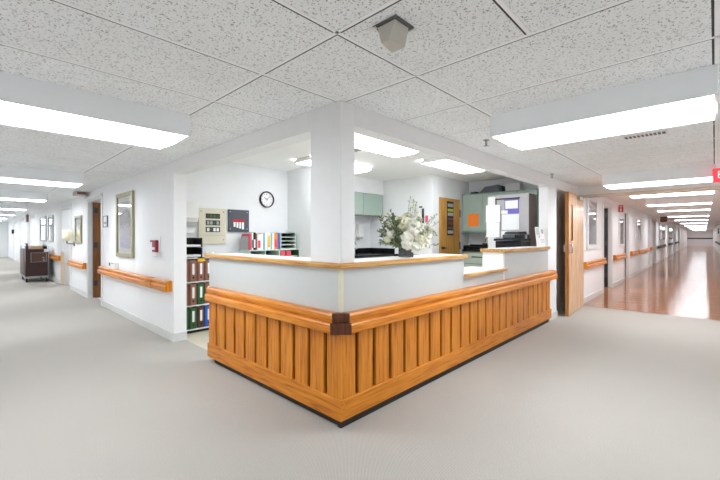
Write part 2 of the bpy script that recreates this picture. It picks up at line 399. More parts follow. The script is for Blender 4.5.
# ------------------------------------------------------------------ ceiling lights
def light(mp, u0, u1, w0, w1, label, group, z=1.985, lens='lens', top=H):
    n = thing('ceiling_light', label, 'ceiling light', mp((u0+u1)/2,(w0+w1)/2,z), group)
    h = MB(mp); e = .014
    h.box(u0,u1,w0,w0+e,z,top).box(u0,u1,w1-e,w1,z,top).box(u0,u0+e,w0+e,w1-e,z,top).box(u1-e,u1,w0+e,w1-e,z,top).box(u0+e,u1-e,w0+e,w1-e,top-.02,top-.004)
    h.build('housing', 'housing', n)
    L = MB(mp); a, b, c, d = u0+e, u1-e, w0+e, w1-e
    lo = z - .012
    if (u1-u0) < (w1-w0):
        L.prism([(a,z+.006),((a+b)/2,lo),(b,z+.006)], c, d, 'w')
    else:
        L.prism([(c,z+.006),((c+d)/2,lo),(d,z+.006)], a, b, 'u')
    L.build('diffuser', lens, n)
    return n
CL = 'boxed fluorescent lights along the left corridor'; CR = 'boxed fluorescent lights along the right corridor'
ordn = ['nearest','second nearest','third nearest','fourth nearest','fifth nearest','sixth nearest','seventh nearest','eighth nearest','added ninth nearest','added tenth nearest','added eleventh nearest','added twelfth nearest','thirteenth nearest','farthest']
for i, y in enumerate([1.03,4.68,8.1,11.9,15.6,19.2,22.8,26.4]):
    light(IDM, -1.775,-.55, y, y+.6, 'white boxed ceiling light with glowing diffuser, %s one down the left carpeted corridor' % ordn[i], CL)
light(IDM, .985,1.59,-1.785,-.565, 'large white boxed ceiling light above the carpet just right of the counter corner', CR)
light(IDM, 4.66,5.26,-1.785,-.585, 'white boxed ceiling light just before the wooden fire door', CR)
for i, x in enumerate([6.6,9.35,12.05,16.2,20.5,26,32,38,44,50,55,59]):  # the farthest fixtures are added to brighten the corridor end
    light(lambda x,y,z: XF(x,y,z), x,x+.6,-1.79,-.64, 'white boxed ceiling light over the shiny floor, %s one beyond the fire door' % ordn[i], CR, 1.985, 'lens_far' if x < 14 else 'lens')
for mpb, lab in [((-3.6,-3.0,-1.785,-.585),'added white boxed fill light behind the viewpoint, in line with the right corridor'), ((-1.775,-.575,-3.6,-3.0),'added white boxed fill light behind the viewpoint, in line with the left corridor'), ((2.0,2.6,-4.8,-3.6),'added white boxed fill light over the lobby beside the right corridor'), ((-4.8,-4.2,-4.8,-3.6),'added white boxed fill light in the far corner of the lobby')]:
    light(IDM, *mpb, lab, 'added boxed fill lights over the lobby')  # unseen fixtures, added as fill and ceiling bounce
def wrap(u0,u1,w0,w1,label):
    n = thing('wraparound_light', label, 'ceiling light', ((u0+u1)/2,(w0+w1)/2,HI-.07), 'wraparound lights in the station')
    MB().box(u0,u1,w0+.06,w1-.06,HI-.022,HI).box(u0,u0+.012,w0+.02,w1-.02,HI-.06,HI-.022).box(u1-.012,u1,w0+.02,w1-.02,HI-.06,HI-.022).build('housing','white',n)
    pr = [(w0,HI-.02),(w0+.015,HI-.05),(w0+.08,HI-.068),(w1-.08,HI-.068),(w1-.015,HI-.05),(w1,HI-.02)]
    MB().prism(pr,u0+.013,u1-.013,'u').build('diffuser','lens_in',n)
wrap(.95,2.15,.85,1.3,'wraparound fluorescent light on station ceiling just behind the corner post')
wrap(2.75,3.93,.82,1.28,'wraparound fluorescent light on station ceiling above the vase of flowers')
wrap(1.5,2.68,2.12,2.56,'wraparound fluorescent light deep in the station, near the alcove wall')

# ------------------------------------------------------------------ nurses' counter
ct = thing('nurse_station_counter', 'L-shaped nurse station counter with white panels above vertical oak slats', 'counter', (.05,.05,0))
ZT, ZN = 1.072, 1.036
YE, XE = 1.96, 4.18
def cpart(m, name, mat, bevel=0, label=None): return m.build(name, mat, ct, bevel, label)
cpart(MB().box(0.0,.13,.315,YE-.03,.1,ZN).box(-.0022,-.0002,0,.315,.7,ZN), 'left_panel', 'laminate')
cpart(MB().box(.129,1.61,0.0,.14,.1,ZN).box(0,.129,-.0022,-.0002,.7,ZN).box(1.61,2.6,0,.14,.1,.852).box(2.6,XE,0,.14,.1,1.06), 'right_panel', 'laminate')
cpart(MB().prism([(-.004,-.004),(.022,-.004),(.022,-.0005),(-.0005,-.0005),(-.0005,.022),(-.004,.022)],.747,ZN,'z'), 'corner_bead', 'beige')
cpart(MB().box(1.61,1.645,-.0015,.30,.1,ZN), 'end_panel', 'laminate')
cpart(MB().box(2.58,2.62,-.0015,.25,.1,1.06), 'end_panel', 'white', 0, 'white end panel facing the low ledge')
# tops with wood nosing
cpart(MB().box(-.012,.29,.315,YE,ZN+.004,ZT-.001).box(.129,.29,.29,.315,ZN+.004,ZT-.001).box(.129,1.645,-.012,.29,ZN+.004,ZT-.001), 'countertop', 'ctop')
nz = [(-.034,ZN),(-.038,ZN+.008),(-.038,ZT-.008),(-.03,ZT),(-.012,ZT),(-.012,ZN)]
cpart(MB().prism([(p[0],p[1]) for p in nz], -.012, YE, 'w').box(-.012,0.0,-.012,.315,ZN,ZT).box(-.012,.30,YE,YE+.012,ZN,ZT), 'nosing', 'nosing', 0)
cpart(MB().prism([(p[0],p[1]) for p in nz], -.036, 1.645, 'u').box(0,.129,-.012,0,ZN,ZT).box(1.645,1.66,-.036,.29,ZN,ZT), 'nosing', 'nosingX', 0)
cpart(MB().box(1.646,2.579,-.012,.40,.853,.88), 'ledge', 'ctop')
cpart(MB().box(1.63,2.6,-.046,-.012,.852,.884), 'ledge_nosing', 'nosingX', .006)
ZR = 1.1
cpart(MB().box(2.575,XE,-.012,.27,1.066,ZR), 'raised_countertop', 'ctop')
cpart(MB().box(2.555,XE-.01,-.036,-.012,1.062,ZR+.002).box(2.555,2.575,-.012,.27,1.062,ZR+.002), 'raised_nosing', 'nosingX', .005)
# slatted wainscot
XRE = 4.215; YLE = 1.892
cpart(MB().box(-.008,0,-.008,YLE-.01,.08,.62), 'backing', 'gap'); cpart(MB().box(-.008,XRE-.01,-.008,0,.08,.62), 'backing', 'gap')
def slats(mp, L, nm, mat, a0):
    m = MB(mp); a = a0; e = .108
    while a < L - .02:
        b = min(e, L); c0 = 0 if a == a0 else .004
        m.prism([(a,.008),(a,.03-c0),(a+c0,.03),(b-.004,.03),(b,.026),(b,.008)], .19, .62, 'z')
        a = e + .03; e = a + .1465
    return cpart(m, nm, mat)
slats(LW, YLE, 'slat_panel', 'oakZ', -.03); slats(FC, XRE, 'slat_panel', 'oakZ', -.008)
pb = [(.0,.056),(.036,.056),(.036,.182),(.032,.19),(0,.19)]
cpart(MB(LW).prism(pb, -.036, YLE, 'u'), 'plinth_board', 'oakY'); cpart(MB(FC).prism(pb, .0, XRE, 'u'), 'plinth_board', 'oakX')
cpart(MB().box(.0,.02,-.014,YLE-.08,0,.06).box(-.014,.0,-.014,.02,0,.06).box(.02,XRE-.05,-.014,.02,0,.06), 'toe_kick', 'kick')
rp = [(0,.617),(.07,.617),(.078,.624),(.078,.672),(.07,.682),(.05,.686),(.05,.694),(.058,.7),(.062,.71),(.062,.733),(.054,.744),(.04,.747),(0,.747)]
cpart(MB(LW).prism(rp, .02, YLE-.05, 'u'), 'bumper_rail', 'railY'); cpart(MB(FC).prism(rp, .02, 4.34, 'u'), 'bumper_rail', 'railX')
cpart(MB(LW).prism(rp, YLE-.05, YLE-.03, 'u'), 'rail_cap', 'railZ'); cpart(MB(FC).prism(rp, 4.34, 4.365, 'u'), 'rail_cap', 'railZ')
cpart(MB().prism([(0,0),(0,.022),(-.079,.022),(-.079,.01),(.01,-.079),(.022,-.079),(.022,0)], .614, .688, 'z').prism([(0,0),(0,.022),(-.063,.022),(-.063,.012),(.012,-.063),(.022,-.063),(.022,0)], .69, .75, 'z'), 'corner_block', 'oak_dark', .003, 'dark stained corner block')

# ------------------------------------------------------------------ handrails, doors and wall things
def handrail(mp, u0, u1, z, label, group, mat, cap=None, dark=False):
    n = thing('handrail', label, 'handrail', mp((u0+u1)/2,.04,z), group)
    pr = [(.03,z),(.075,z),(.085,z+.01),(.085,z+.06),(.075,z+.07),(.058,z+.074),(.058,z+.08),(.068,z+.088),(.07,z+.115),(.06,z+.128),(.03,z+.128)]
    a, b = (u0+.05, u1-.05) if not dark else (u0, u1)
    MB(mp).prism(pr, a, b, 'u').build('rail', mat, n)
    if not dark:
        q = [(w*1.0+.002 if w > .04 else .0, zz) for w, zz in pr]
        MB(mp).prism(q, u0, a, 'u').build('end_cap', 'railZ', n); MB(mp).prism(q, b, u1, 'u').build('end_cap', 'railZ', n)
    for k in range(2):
        c = a + (b-a)*(.15+.7*k); MB(mp).box(c-.03,c+.03,0,.03,z+.03,z+.1).build('bracket', 'steel' if not dark else 'dark', n)
    return n
GL = 'oak handrails on the left corridor wall'; GR = 'handrails on the right corridor wall'
n = handrail(LW, 2.92, 6.2, .59, 'long oak handrail on the left wall under the framed picture and red fire alarm', GL, 'railY')
MB(LW).prism([(.03,.588),(.077,.588),(.089,.6),(.089,.662),(.062,.674),(.074,.68),(.074,.712),(.06,.722),(.03,.722)], 3.42, 3.62, 'u').build('joint_sleeve', 'oakZ', n, 0, 'darker oak sleeve on the rail')
handrail(LW, 7.5, 9.12, .58, 'short oak handrail on the left wall between the two open doors', GL, 'railY')
handrail(LW, 10.5, 12.9, .62, 'oak handrail on the left wall right beside the maroon cart', GL, 'railY')
handrail(LW, 13.1, 15.9, .62, 'oak handrail on the left wall beyond the maroon cart', GL, 'railY')
handrail(RC, 6.12, 8.0, .65, 'oak handrail under the framed picture just past the fire door', GR, 'railX')
handrail(RC, 9.25, 10.92, .66, 'oak handrail beside the first white door frame past the fire door', GR, 'railX')
handrail(RC, 12.1, 13.45, .67, 'short oak handrail just before a thin gap on the right corridor wall', GR, 'railX')
handrail(RC, 13.7, 16.75, .67, 'longer oak handrail past the thin gap on the right corridor wall', GR, 'railX')
handrail(RC, 17.6, 18.5, .67, 'reddish short oak handrail piece between two far door frames', GR, 'oakX')
handrail(RC, 20.7, 25.6, .68, 'dark handrail running beyond the last oak one on the shiny corridor', GR, 'handrail_dark', dark=True)
handrail(RC, 28, 32.5, .7, 'dark handrail further down the shiny corridor, second of the dark ones', GR, 'handrail_dark', dark=True)
handrail(RC, 34.6, 40.6, .7, 'dark handrail far down the shiny corridor, third of the dark ones', GR, 'handrail_dark', dark=True)
handrail(RR, 30, 45, .7, 'dark handrail on the far right-hand wall of the shiny corridor', GR, 'handrail_dark', dark=True)
handrail(lambda u,w,z: XF(ENDR-w, -u, z), .05, 2.4, .95, 'dark rail across the end wall of the shiny corridor', GR, 'handrail_dark', dark=True)

def frame(mp, d0, d1, label, group, hd=1.97, t=TW, c=.06):
    n = thing('door_frame', label, 'door frame', mp((d0+d1)/2,0,0), group)
    for (a,b) in ((d0-c,d0+.03),(d1-.03,d1+c)):
        MB(mp).box(a,b,0,.014,0,hd+c).box(max(a,d0),min(b,d1),-t,0,0,hd).build('jamb', 'frame_white', n)
    MB(mp).box(d0+.03,d1-.03,0,.014,hd-.03,hd+c).box(d0+.03,d1-.03,-t,0,hd-.03,hd).build('head', 'frame_white', n)
    return n
def leaf(mp, u, far, length, label, mat, group=None, t=TW, hinge=True):
    # a door leaf swung fully into the room, standing square to the wall at u
    s = -1 if far else 1
    n = thing('door', label, 'door', mp(u+s*.02,-t,0), group)
    MB(mp).box(min(u,u+s*.045),max(u,u+s*.045),-t-length,-t+.075,.012,1.935).build('leaf', mat, n, .002)
    if mat == 'greycab': MB(mp).box(min(u+s*.0455,u+s*.049),max(u+s*.0455,u+s*.049),-t-.02,-t+.075,.012,1.935).build('hinge_edge', 'black', n)
    for z in (.25,1.02,1.72):
        MB(mp).box(min(u+s*.0495,u+s*.064),max(u+s*.0495,u+s*.064),-t+.005,-t+.07,z,z+.11).build('hinge', 'dark', n)
    MB(mp).cyl((u+s*.045,-t-length+.07,1.0),(u+s*.1,-t-length+.07,1.0),.018).box(min(u+s*.1,u+s*.115),max(u+s*.1,u+s*.115),-t-length+.06,-t-length+.18,.985,1.015).build('handle', 'steel', n)
DF = 'white door frames'
fr = frame(LW, 6.28, 7.42, 'white door frame around the brown door on the left wall', DF)
MB(LW).box(6.2,7.5,.014,.05,1.985,2.03).build('sign_rail', 'white', fr, .003)
MB(LW).box(7.388,7.392,-.14,-.0,.05,.86).build('jamb_guard', 'base', fr)
leaf(LW, 7.385, True, .95, 'brown wooden door standing open in the left wall beside the long handrail', 'door_brown')
frame(LW, 9.2, 10.42, 'white door frame next to the cream lamp on the left wall', DF)
leaf(LW, 9.235, False, .9, 'dark door standing open beside the cream lamp, mostly edge-on', 'dark')
frame(LW, 16.2, 17.3, 'white door frame beyond the maroon cart, nearest of the ones past it', DF)
frame(LW, 20.0, 21.1, 'white door frame beyond the maroon cart, second of the ones past it', DF)
frame(LW, 23.3, 24.4, 'white door frame beyond the maroon cart, third of the ones past it', DF)
frame(RC, 8.06, 9.15, 'white door frame just past the picture beyond the fire door', DF)
leaf(RC, 9.115, True, .95, 'dark door with black hinges standing open, nearest past the fire door', 'greycab', 'open doors on the right corridor')
frame(RC, 11.0, 11.95, 'white door frame below and past the red hanging sign', DF)
leaf(RC, 11.915, True, .85, 'dark door with black hinges standing open past the red hanging sign', 'greycab', 'open doors on the right corridor')
# further right corridor: recessed doorways filled by closed pale doors
for (d0,d1),w in zip(r_doors[2:], ('third','fourth','fifth','sixth','seventh')):
    frame(RC, d0, d1, 'white door frame on the shiny corridor, %s one from the fire door' % w, DF)
    if w in ('fifth',): continue
    k = thing('door', 'pale closed door set back on the shiny corridor, in the %s frame from the fire door' % w, 'door', RC((d0+d1)/2,-.1,0), 'closed doors on the right corridor')
    MB(RC).box(d0+.032,d1-.032,-.13,-.09,.01,1.935).build('leaf', 'greycab', k)
    MB(RC).cyl((d0+.1,-.09,1.0),(d0+.1,-.04,1.0),.02).build('handle', 'steel', k)

def picture(mp, u0,u1,z0,z1, label, fmat, art, fw=.05, mw=.06, group=None, d=.035):
    n = thing('framed_picture', label, 'picture', mp((u0+u1)/2,0,z0), group)
    m = MB(mp)
    for a,b,c,e in ((u0,u0+fw,z0,z1),(u1-fw,u1,z0,z1)): m.box(a,b,.002,d,c,e)
    for c,e in ((z0,z0+fw),(z1-fw,z1)): m.box(u0+fw,u1-fw,.002,d,c,e)
    m.build('frame', fmat, n, .004)
    MB(mp).box(u0+fw,u1-fw,.002,.012,z0+fw,z1-fw).build('mat', 'mat_board', n)
    MB(mp).box(u0+fw+mw,u1-fw-mw,.0121,.0135,z0+fw+mw,z1-fw-mw).build('print', art, n)
    MB(mp).box(u0+fw,u1-fw,.018,.021,z0+fw,z1-fw).build('glass', 'pane', n)
M['pane'] = glassy('picture_glass', (255,255,255), 1.0, .0)
M['pane'].node_tree.nodes['Principled BSDF'].inputs['IOR'].default_value = 1.5
GP = 'framed pictures on the corridor walls'
A1 = artwork('art_lilac_garden', 1.02, 1.85, [(0,(70,54,140)),(.14,(118,96,170)),(.28,(190,178,194)),(.45,(150,136,146)),(.6,(84,84,80)),(.75,(176,172,172)),(1,(206,204,202))], 3)
A2 = artwork('art_blue_window', 1.05, 2.0, [(0,(108,124,140)),(.3,(150,166,180)),(.5,(196,206,214)),(.75,(150,160,168)),(1,(226,230,234))], 8)
A3 = artwork('art_olive', 1.1, 1.7, [(0,(150,156,130)),(.5,(198,200,176)),(1,(214,214,196))], 5)
picture(LW, 4.37,5.24,.93,1.92, 'tall gold framed lilac garden picture on the left wall above the long handrail', 'gold', A1, .06, .08, GP)
picture(LW, 7.95,8.6,1.1,1.7, 'small olive framed picture beside the cream lamp on the left wall', 'gold', A3, .05, .05, GP)
picture(LW, 11.75,12.6,1.1,1.86, 'pewter framed picture above the maroon cart, nearer of the two', 'silver', A2, .05, .05, GP)
picture(LW, 13.1,14.35,1.1,1.88, 'pewter framed picture above the maroon cart, farther of the two', 'silver', A2, .05, .05, GP)
picture(RC, 6.42,7.33,1.0,2.02, 'white framed blue-grey picture just past the wooden fire door', 'frame_white', A2, .08, .02, GP)
picture(RC, 10.05,10.8,1.0,1.76, 'white framed pale picture below the red hanging sign', 'frame_white', A3, .05, .12, GP)
picture(RC, 13.5,14.5,1.1,1.83, 'white framed dark blue picture above the thin gap between handrails', 'frame_white', A2, .05, .02, GP)
picture(RC, 22.0,25.5,1.05,1.9, 'pale framed picture far down the shiny corridor above the dark handrail', 'silver', A2, .06, .04, GP)
picture(RC, 28.5,32,1.05,1.9, 'pale framed picture farthest down the shiny corridor wall', 'silver', A3, .06, .04, GP)

# fire alarm pull station on left wall
n = thing('fire_alarm_pull', 'red fire alarm pull station with clear white cover on the left wall', 'fire alarm', LW(3.48,0,.99))
B(LW, 3.3,3.52,.0,.016,.985,1.245).build('back_plate', 'white', n, .006)
B(LW, 3.34,3.47,.016,.05,1.05,1.2).build('body', 'crimson', n, .004)
B(LW, 3.36,3.45,.05,.062,1.08,1.11).build('pull_bar', 'white', n, .003)
B(LW, 3.34,3.58,.016,.04,1.175,1.2).build('hood', 'crimson', n, .003)
MB(LW).prism([(.016,.985),(.05,1.0),(.05,1.045),(.016,1.045)],3.3,3.5,'u').build('drip_lip', 'white', n)
# room sign
n = thing('room_sign', 'small white room number sign on left wall beside the brown door', 'sign', LW(6.0,0,1.42))
B(LW, 5.88,6.13,0,.012,1.42,1.6).build('plate', 'white', n, .003)
MB(LW).box(5.86,6.15,0,.016,1.6,1.61).box(5.86,5.88,0,.016,1.42,1.6).box(6.13,6.15,0,.016,1.42,1.6).box(5.86,6.15,0,.016,1.41,1.42).build('rim', 'charcoal', n)
B(LW, 5.92,6.09,.012,.014,1.47,1.5).build('slot', 'grey_paper', n)
# small white box on handrail
n = thing('thermometer_box', 'small white box with black button resting on the long oak handrail', 'box', LW(5.4,.05,.718))
B(LW, 5.2,5.6,.005,.06,.7185,.83).build('body', 'white', n, .008)
MB(LW).cyl((5.48,.06,.79),(5.48,.066,.79),.03).build('button', 'black', n)
B(LW, 5.26,5.4,.06,.062,.8,.815).build('print', 'grey_paper', n)
# cream lamp on the wall
n = thing('wall_lamp', 'cream fabric wall lamp on the left wall between open doors', 'lamp', LW(9.08,0,1.1))
MB(LW).prism([(8.92+.1*math.cos(q),.12+.085*math.sin(q)) for q in [2*math.pi*i/20 for i in range(20)]],1.15,1.39,'z',True).build('lamp_shade', 'cream', n)
MB(LW).tube([(8.8,.0,1.08),(8.8,.05,1.08),(8.92,.12,1.09),(8.92,.12,1.2)],.012).build('arm', 'brass', n)
B(LW, 8.74,8.86,0,.014,1.03,1.13).build('wall_plate', 'brass', n, .004)
tag(MB(LW).box(9.98,10.42+.07,.0145,.02,.04,.86).build('corner_guard', 'guard', None), 'tan corner guard low on the door frame beside the maroon cart', 'corner guard')
# ceiling boxes and detectors
n = thing('ceiling_detector', 'beige box detector hanging from the ceiling tile above the counter corner', 'detector', (-.42,-.78,H-.085))
MB().add([(-.486,-.83,H-.006),(-.39,-.83,H-.006),(-.39,-.735,H-.006),(-.486,-.735,H-.006),(-.486,-.8,2.06),(-.4,-.815,2.052),(-.4,-.745,2.052),(-.486,-.755,2.06)],[(0,1,2,3),(4,5,6,7),(0,1,5,4),(1,2,6,5),(2,3,7,6),(3,0,4,7)]).build('housing', 'beige_det', n, .003)
MB().box(-.5,-.375,-.845,-.72,H-.006,H-.0005).build('bracket', 'vent', n)
MB().box(-.5,-.486,-.735,-.705,H-.012,H-.0065).box(-.375,-.36,-.845,-.815,H-.012,H-.0005).build('mounting_tab', 'white', n)
for x,y,lab,tz in ((4.06,-.09,'chrome sprinkler head on the ceiling near the fire door',H),(1.62,-.24,'chrome sprinkler head on the ceiling behind the large right light',H),(3.6,.45,'small sprinkler head on the station ceiling behind the header',HI)):
    n = thing('sprinkler', lab, 'sprinkler', (x,y,tz-.06), 'ceiling sprinklers')
    MB().cyl((x,y,tz-.006),(x,y,tz-.0005),.03).build('escutcheon', 'steel', n)
    MB().cyl((x,y,tz-.05),(x,y,tz-.006),.009).cyl((x,y,tz-.058),(x,y,tz-.054),.022).tube([(x-.014,y,tz-.02),(x-.018,y,tz-.04),(x,y,tz-.055)],.004,6).tube([(x+.014,y,tz-.02),(x+.018,y,tz-.04),(x,y,tz-.055)],.004,6).build('head', 'steel', n)
def vent(x0,x1,y0,y1,lab,mp=IDM,tz=H,axis='y'):
    n = thing('air_vent', lab, 'air vent', mp((x0+x1)/2,(y0+y1)/2,tz-.008), 'ceiling air vents')
    MB(mp).box(x0,x1,y0,y1,tz-.003,tz-.0008).build('backing', 'vent', n)
    m = MB(mp); e=.014
    m.box(x0-e,x1+e,y0-e,y0,tz-.006,tz-.0008).box(x0-e,x1+e,y1,y1+e,tz-.006,tz-.0008).box(x0-e,x0,y0,y1,tz-.006,tz-.0008).box(x1,x1+e,y0,y1,tz-.006,tz-.0008)
    k = 10
    for i in range(1,k):
        if axis=='y': c=y0+(y1-y0)*i/k; m.box(x0,x1,c-.004,c+.004,tz-.006,tz-.003)
        else: c=x0+(x1-x0)*i/k; m.box(c-.004,c+.004,y0,y1,tz-.006,tz-.003)
    m.build('grille', 'white', n)
vent(2.37,2.47,-1.47,-1.18,'slotted ceiling vent beyond the large right light')
vent(-.78,-.6,2.2,2.32,'dark slotted ceiling vent behind the large left light', axis='x')
vent(1.35,1.75,1.45,1.75,'square ceiling vent inside the station behind the corner post', tz=HI, axis='x')
n = thing('ceiling_sensor_box', 'brown box on the ceiling above the brown door on the left', 'sensor', (-.12,7.45,H-.07))
MB().box(-.22,-.03,7.28,7.6,H-.075,H-.0008).build('body', 'beige_det', n, .004); MB().box(-.2,-.05,7.272,7.28,H-.065,H-.015).build('faceplate', 'brownsign', n)
# exit sign before the fire door
n = thing('exit_sign', 'red illuminated EXIT sign hanging from the ceiling at the fire door', 'exit sign', (4.57,-1.92,1.91))
MB().box(4.55,4.59,-2.085,-1.752,1.905,2.07).build('panel', 'exit_red', n, .003)
text(MB(), 'EXIT', .125, lambda x,y,z: (4.549-z, -1.9185-x, 1.988+y)).build('lettering', 'exit_letter', n)
MB().box(4.555,4.585,-2.0,-1.83,2.0705,H-.002).build('mount', 'white', n)
# red flag sign and brown sign
n = thing('flag_sign', 'red and white flag sign sticking out of the wall past the fire door', 'sign', RC(10.02,.05,1.87))
B(RC, 10.0,10.02,.012,.115,1.88,2.06).build('plate', 'red', n, .002)
B(RC, 10.0,10.02,0,.012,1.9,2.04).build('bracket', 'white', n)
MB(RC).box(9.997,10.0,.045,.08,1.9,1.965).box(9.997,10.0,.055,.07,1.965,1.985).box(9.997,10.0,.04,.085,1.99,2.0).box(9.997,10.0,.03,.1,2.02,2.035).build('symbol', 'white', n)
tag(B(RC, 20.0,20.1,.18,.42,1.9,H-.001).build('ceiling_sign', 'brownsign', None, .003), 'brown sign hanging from the ceiling far down the shiny corridor', 'sign', 'brown hanging signs')
tag(B(IDM, -.04,.0-.001,18.0,18.6,1.83,2.12).build('ceiling_sign', 'brownsign', None, .003), 'brown sign high on the left wall beyond the maroon cart', 'sign', 'brown hanging signs')
n = thing('wall_phone', 'black wall phone far down the left corridor', 'phone', LW(24.8,0,1.4))
B(LW, 24.5,25.3,0,.06,1.4,1.6).build('body', 'black', n, .01); B(LW, 24.55,24.75,.06,.1,1.38,1.62).build('handset', 'black', n, .01)
# end of left corridor: glazed door
n = thing('glass_door', 'glazed daylit door at the far end of the left corridor', 'door', (-1.3,ENDL-.03,0))
MB().box(-2.0,-.6,ENDL-.03,ENDL-.015,.25,1.9).build('pane', 'daylight', n)
m = MB()
for a,b in ((-2.1,-2.0),(-1.34,-1.26),(-.6,-.5)): m.box(a,b,ENDL-.06,ENDL-.001,0,2.0)
m.box(-2.1,-.5,ENDL-.06,ENDL-.001,1.9,2.0).box(-2.1,-.5,ENDL-.06,ENDL-.001,0,.25).box(-2.1,-.5,ENDL-.05,ENDL-.002,.95,1.05); m.build('stiles', 'frame_white', n)
B(IDM,-1.25,-.62,ENDL-.09,ENDL-.06,.98,1.02).build('push_bar', 'steel', n)
# end wall notice
tag(MB(lambda x,y,z: XF(x,y,z)).box(ENDR-.02,ENDR-.001,-1.45,-1.1,1.55,2.0).build('notice', 'paper', None), 'pale square notice on the end wall of the shiny corridor', 'notice')
n = thing('wall_clock', 'round black and white wall clock far on the right-hand corridor wall', 'clock', RR(36,0,1.5))
MB(RR).cyl((36,0,1.65),(36,.05,1.65),.2,.2,24).build('rim', 'black', n); MB(RR).cyl((36,.05,1.65),(36,.055,1.65),.16,.16,24).build('dial', 'paper', n)

# ------------------------------------------------------------------ fire door
n = thing('fire_door', 'tall wooden fire door with narrow window standing open against the wall', 'door', (5.3,-.08,0))
ang = math.atan2(.055, 1.15)
def FD(u, w, z):   # u from hinge towards free edge, w out of the wall
    return (5.89 - u*math.cos(ang) + w*0, -.025 - u*math.sin(ang) - w, z)
LFN = 1.15
m = MB(FD).box(0,.88,0,.05,.008,1.945).box(.99,LFN-.03,0,.05,.008,1.945).box(.88,.99,0,.05,.008,1.17).box(.88,.99,0,.05,1.76,1.945)
m.build('leaf', 'door_oak', n)
B(FD, LFN-.03,LFN,0,.05,.008,1.945).build('edge_strip', 'door_edge', n)
B(FD, .881,.989,.02,.051,1.171,1.759).build('vision_glass', 'blackgloss', n, 0, 'dark narrow vision window')
MB(FD).box(.87,.885,.051,.056,1.165,1.765).box(.985,1.0,.051,.056,1.165,1.765).box(.885,.985,.051,.056,1.165,1.18).box(.885,.985,.051,.056,1.75,1.765).build('window_trim', 'door_edge', n)
MB(FD).box(LFN-.1,LFN-.06,.05,.055,.98,1.14).cyl((LFN-.08,.055,1.0),(LFN-.08,.085,1.0),.008).cyl((LFN-.08,.055,1.12),(LFN-.08,.085,1.12),.008).cyl((LFN-.08,.085,.99),(LFN-.08,.085,1.13),.009).build('pull_handle', 'steel', n)
MB(FD).box(LFN-.1,LFN-.06,-.004,0,.98,1.14).box(LFN-.09,LFN-.07,-.04,-.004,1.0,1.12).build('push_latch', 'steel', n)
MB(FD).box(.28,.55,.05,.095,1.86,1.915).build('door_closer', 'steel', n, .006)
MB(FD).tube([(.3,.09,1.925),(.02,.3,1.935),(-.03,.12,1.94)],.008).build('closer_arm', 'steel', n)
for z in (.2,.95,1.65): MB(FD).cyl((0,.03,z),(0,.03,z+.12),.01).build('hinge', 'steel', n)

# ------------------------------------------------------------------ cart in the left corridor
CARTM = lambda x,y,z: (x-.03,y,z)
n = thing('housekeeping_cart', 'dark maroon housekeeping cart on casters parked against the left corridor wall', 'cart', (-.35,12.2,0))
MB(CARTM).box(-.57,-.1,11.72,12.85,.16,.9).build('body', 'cart', n, .008)
MB(CARTM).box(-.585,-.085,11.70,12.87,.13,.16).build('base_tray', 'steel', n, .004)
MB(CARTM).box(-.46,-.14,11.70,11.718,.55,.8).build('drawer_door', 'dkbrown', n, .003)
MB(CARTM).box(-.465,-.455,11.695,11.7,.55,.8).box(-.145,-.135,11.695,11.7,.55,.8).box(-.465,-.135,11.695,11.7,.797,.805).box(-.465,-.135,11.695,11.7,.545,.553).build('drawer_trim', 'steel', n)
MB(CARTM).cyl((-.2,11.68,.66),(-.2,11.7,.66),.02).build('lock', 'steel', n); MB(CARTM).box(-.21,-.17,11.69,11.7,.57,.61).build('latch', 'steel', n)
for sx in (-.58,-.09):
    MB(CARTM).tube([(sx,11.72,.16),(sx,11.72,.98),(sx,12.84,.98),(sx,12.84,.16)],.011).build('rail_frame', 'steel', n)
MB(CARTM).box(-.6,-.575,11.8,12.8,.2,.9).build('side_panel', 'dkbrown', n, .003)
for x in (-.54,-.13):
    for y in (11.77,12.8):
        c = MB(CARTM).cyl((x-.018,y,.055),(x+.018,y,.055),.055,None,18).build('wheel', 'rubber', n)
        MB(CARTM).box(x-.026,x-.02,y-.02,y+.02,.05,.13).box(x+.02,x+.026,y-.02,y+.02,.05,.13).box(x-.026,x+.026,y-.03,y+.03,.115,.13).build('caster_fork', 'steel', c)
tag(MB(CARTM).box(-.5,-.2,11.78,12.3,.901,.948).build('folded_towel', 'tan', None, .014), 'lower tan folded towel on top of the maroon cart', 'towel', 'folded towels on the cart')
tag(MB(CARTM).box(-.49,-.21,11.79,12.28,.949,.99).build('folded_towel', 'tan', None, .014), 'upper tan folded towel on top of the maroon cart', 'towel', 'folded towels on the cart')
n = thing('spray_bottle', 'violet topped bottle on the corner of the maroon cart', 'bottle', (-.53,11.82,.9))
MB(CARTM).cyl((-.535,11.8,.901),(-.535,11.8,1.0),.032).cyl((-.535,11.8,1.0),(-.535,11.8,1.03),.032,.012).build('bottle_body','violet',n)
MB(CARTM).box(-.585,-.51,11.785,11.815,1.03,1.06).build('trigger_head','black',n,.004)
n = thing('supply_caddy', 'black caddy of supplies on the maroon cart next to the towels', 'caddy', (-.14,11.9,.9))
MB(CARTM).box(-.2,-.115,11.76,12.1,.901,.97).build('tray','black',n,.005)
tag(MB(CARTM).cyl((-.16,11.84,.9705),(-.16,11.84,1.03),.025).cyl((-.16,11.84,1.03),(-.16,11.84,1.05),.025,.01).build('bottle','steel',None), 'small silver bottle on the black caddy of the maroon cart', 'bottle')
tag(MB(CARTM).cyl((-.155,11.98,.9705),(-.155,11.98,1.04),.03).cyl((-.155,11.98,1.04),(-.155,11.98,1.06),.03,.012).build('bottle','dark',None), 'small dark bottle on the black caddy of the maroon cart', 'bottle')
tag(MB(CARTM).box(-.19,-.09,11.693,11.6945,.82,.9).build('label_card','paper',None), 'white card on the upper front of the maroon cart', 'card')

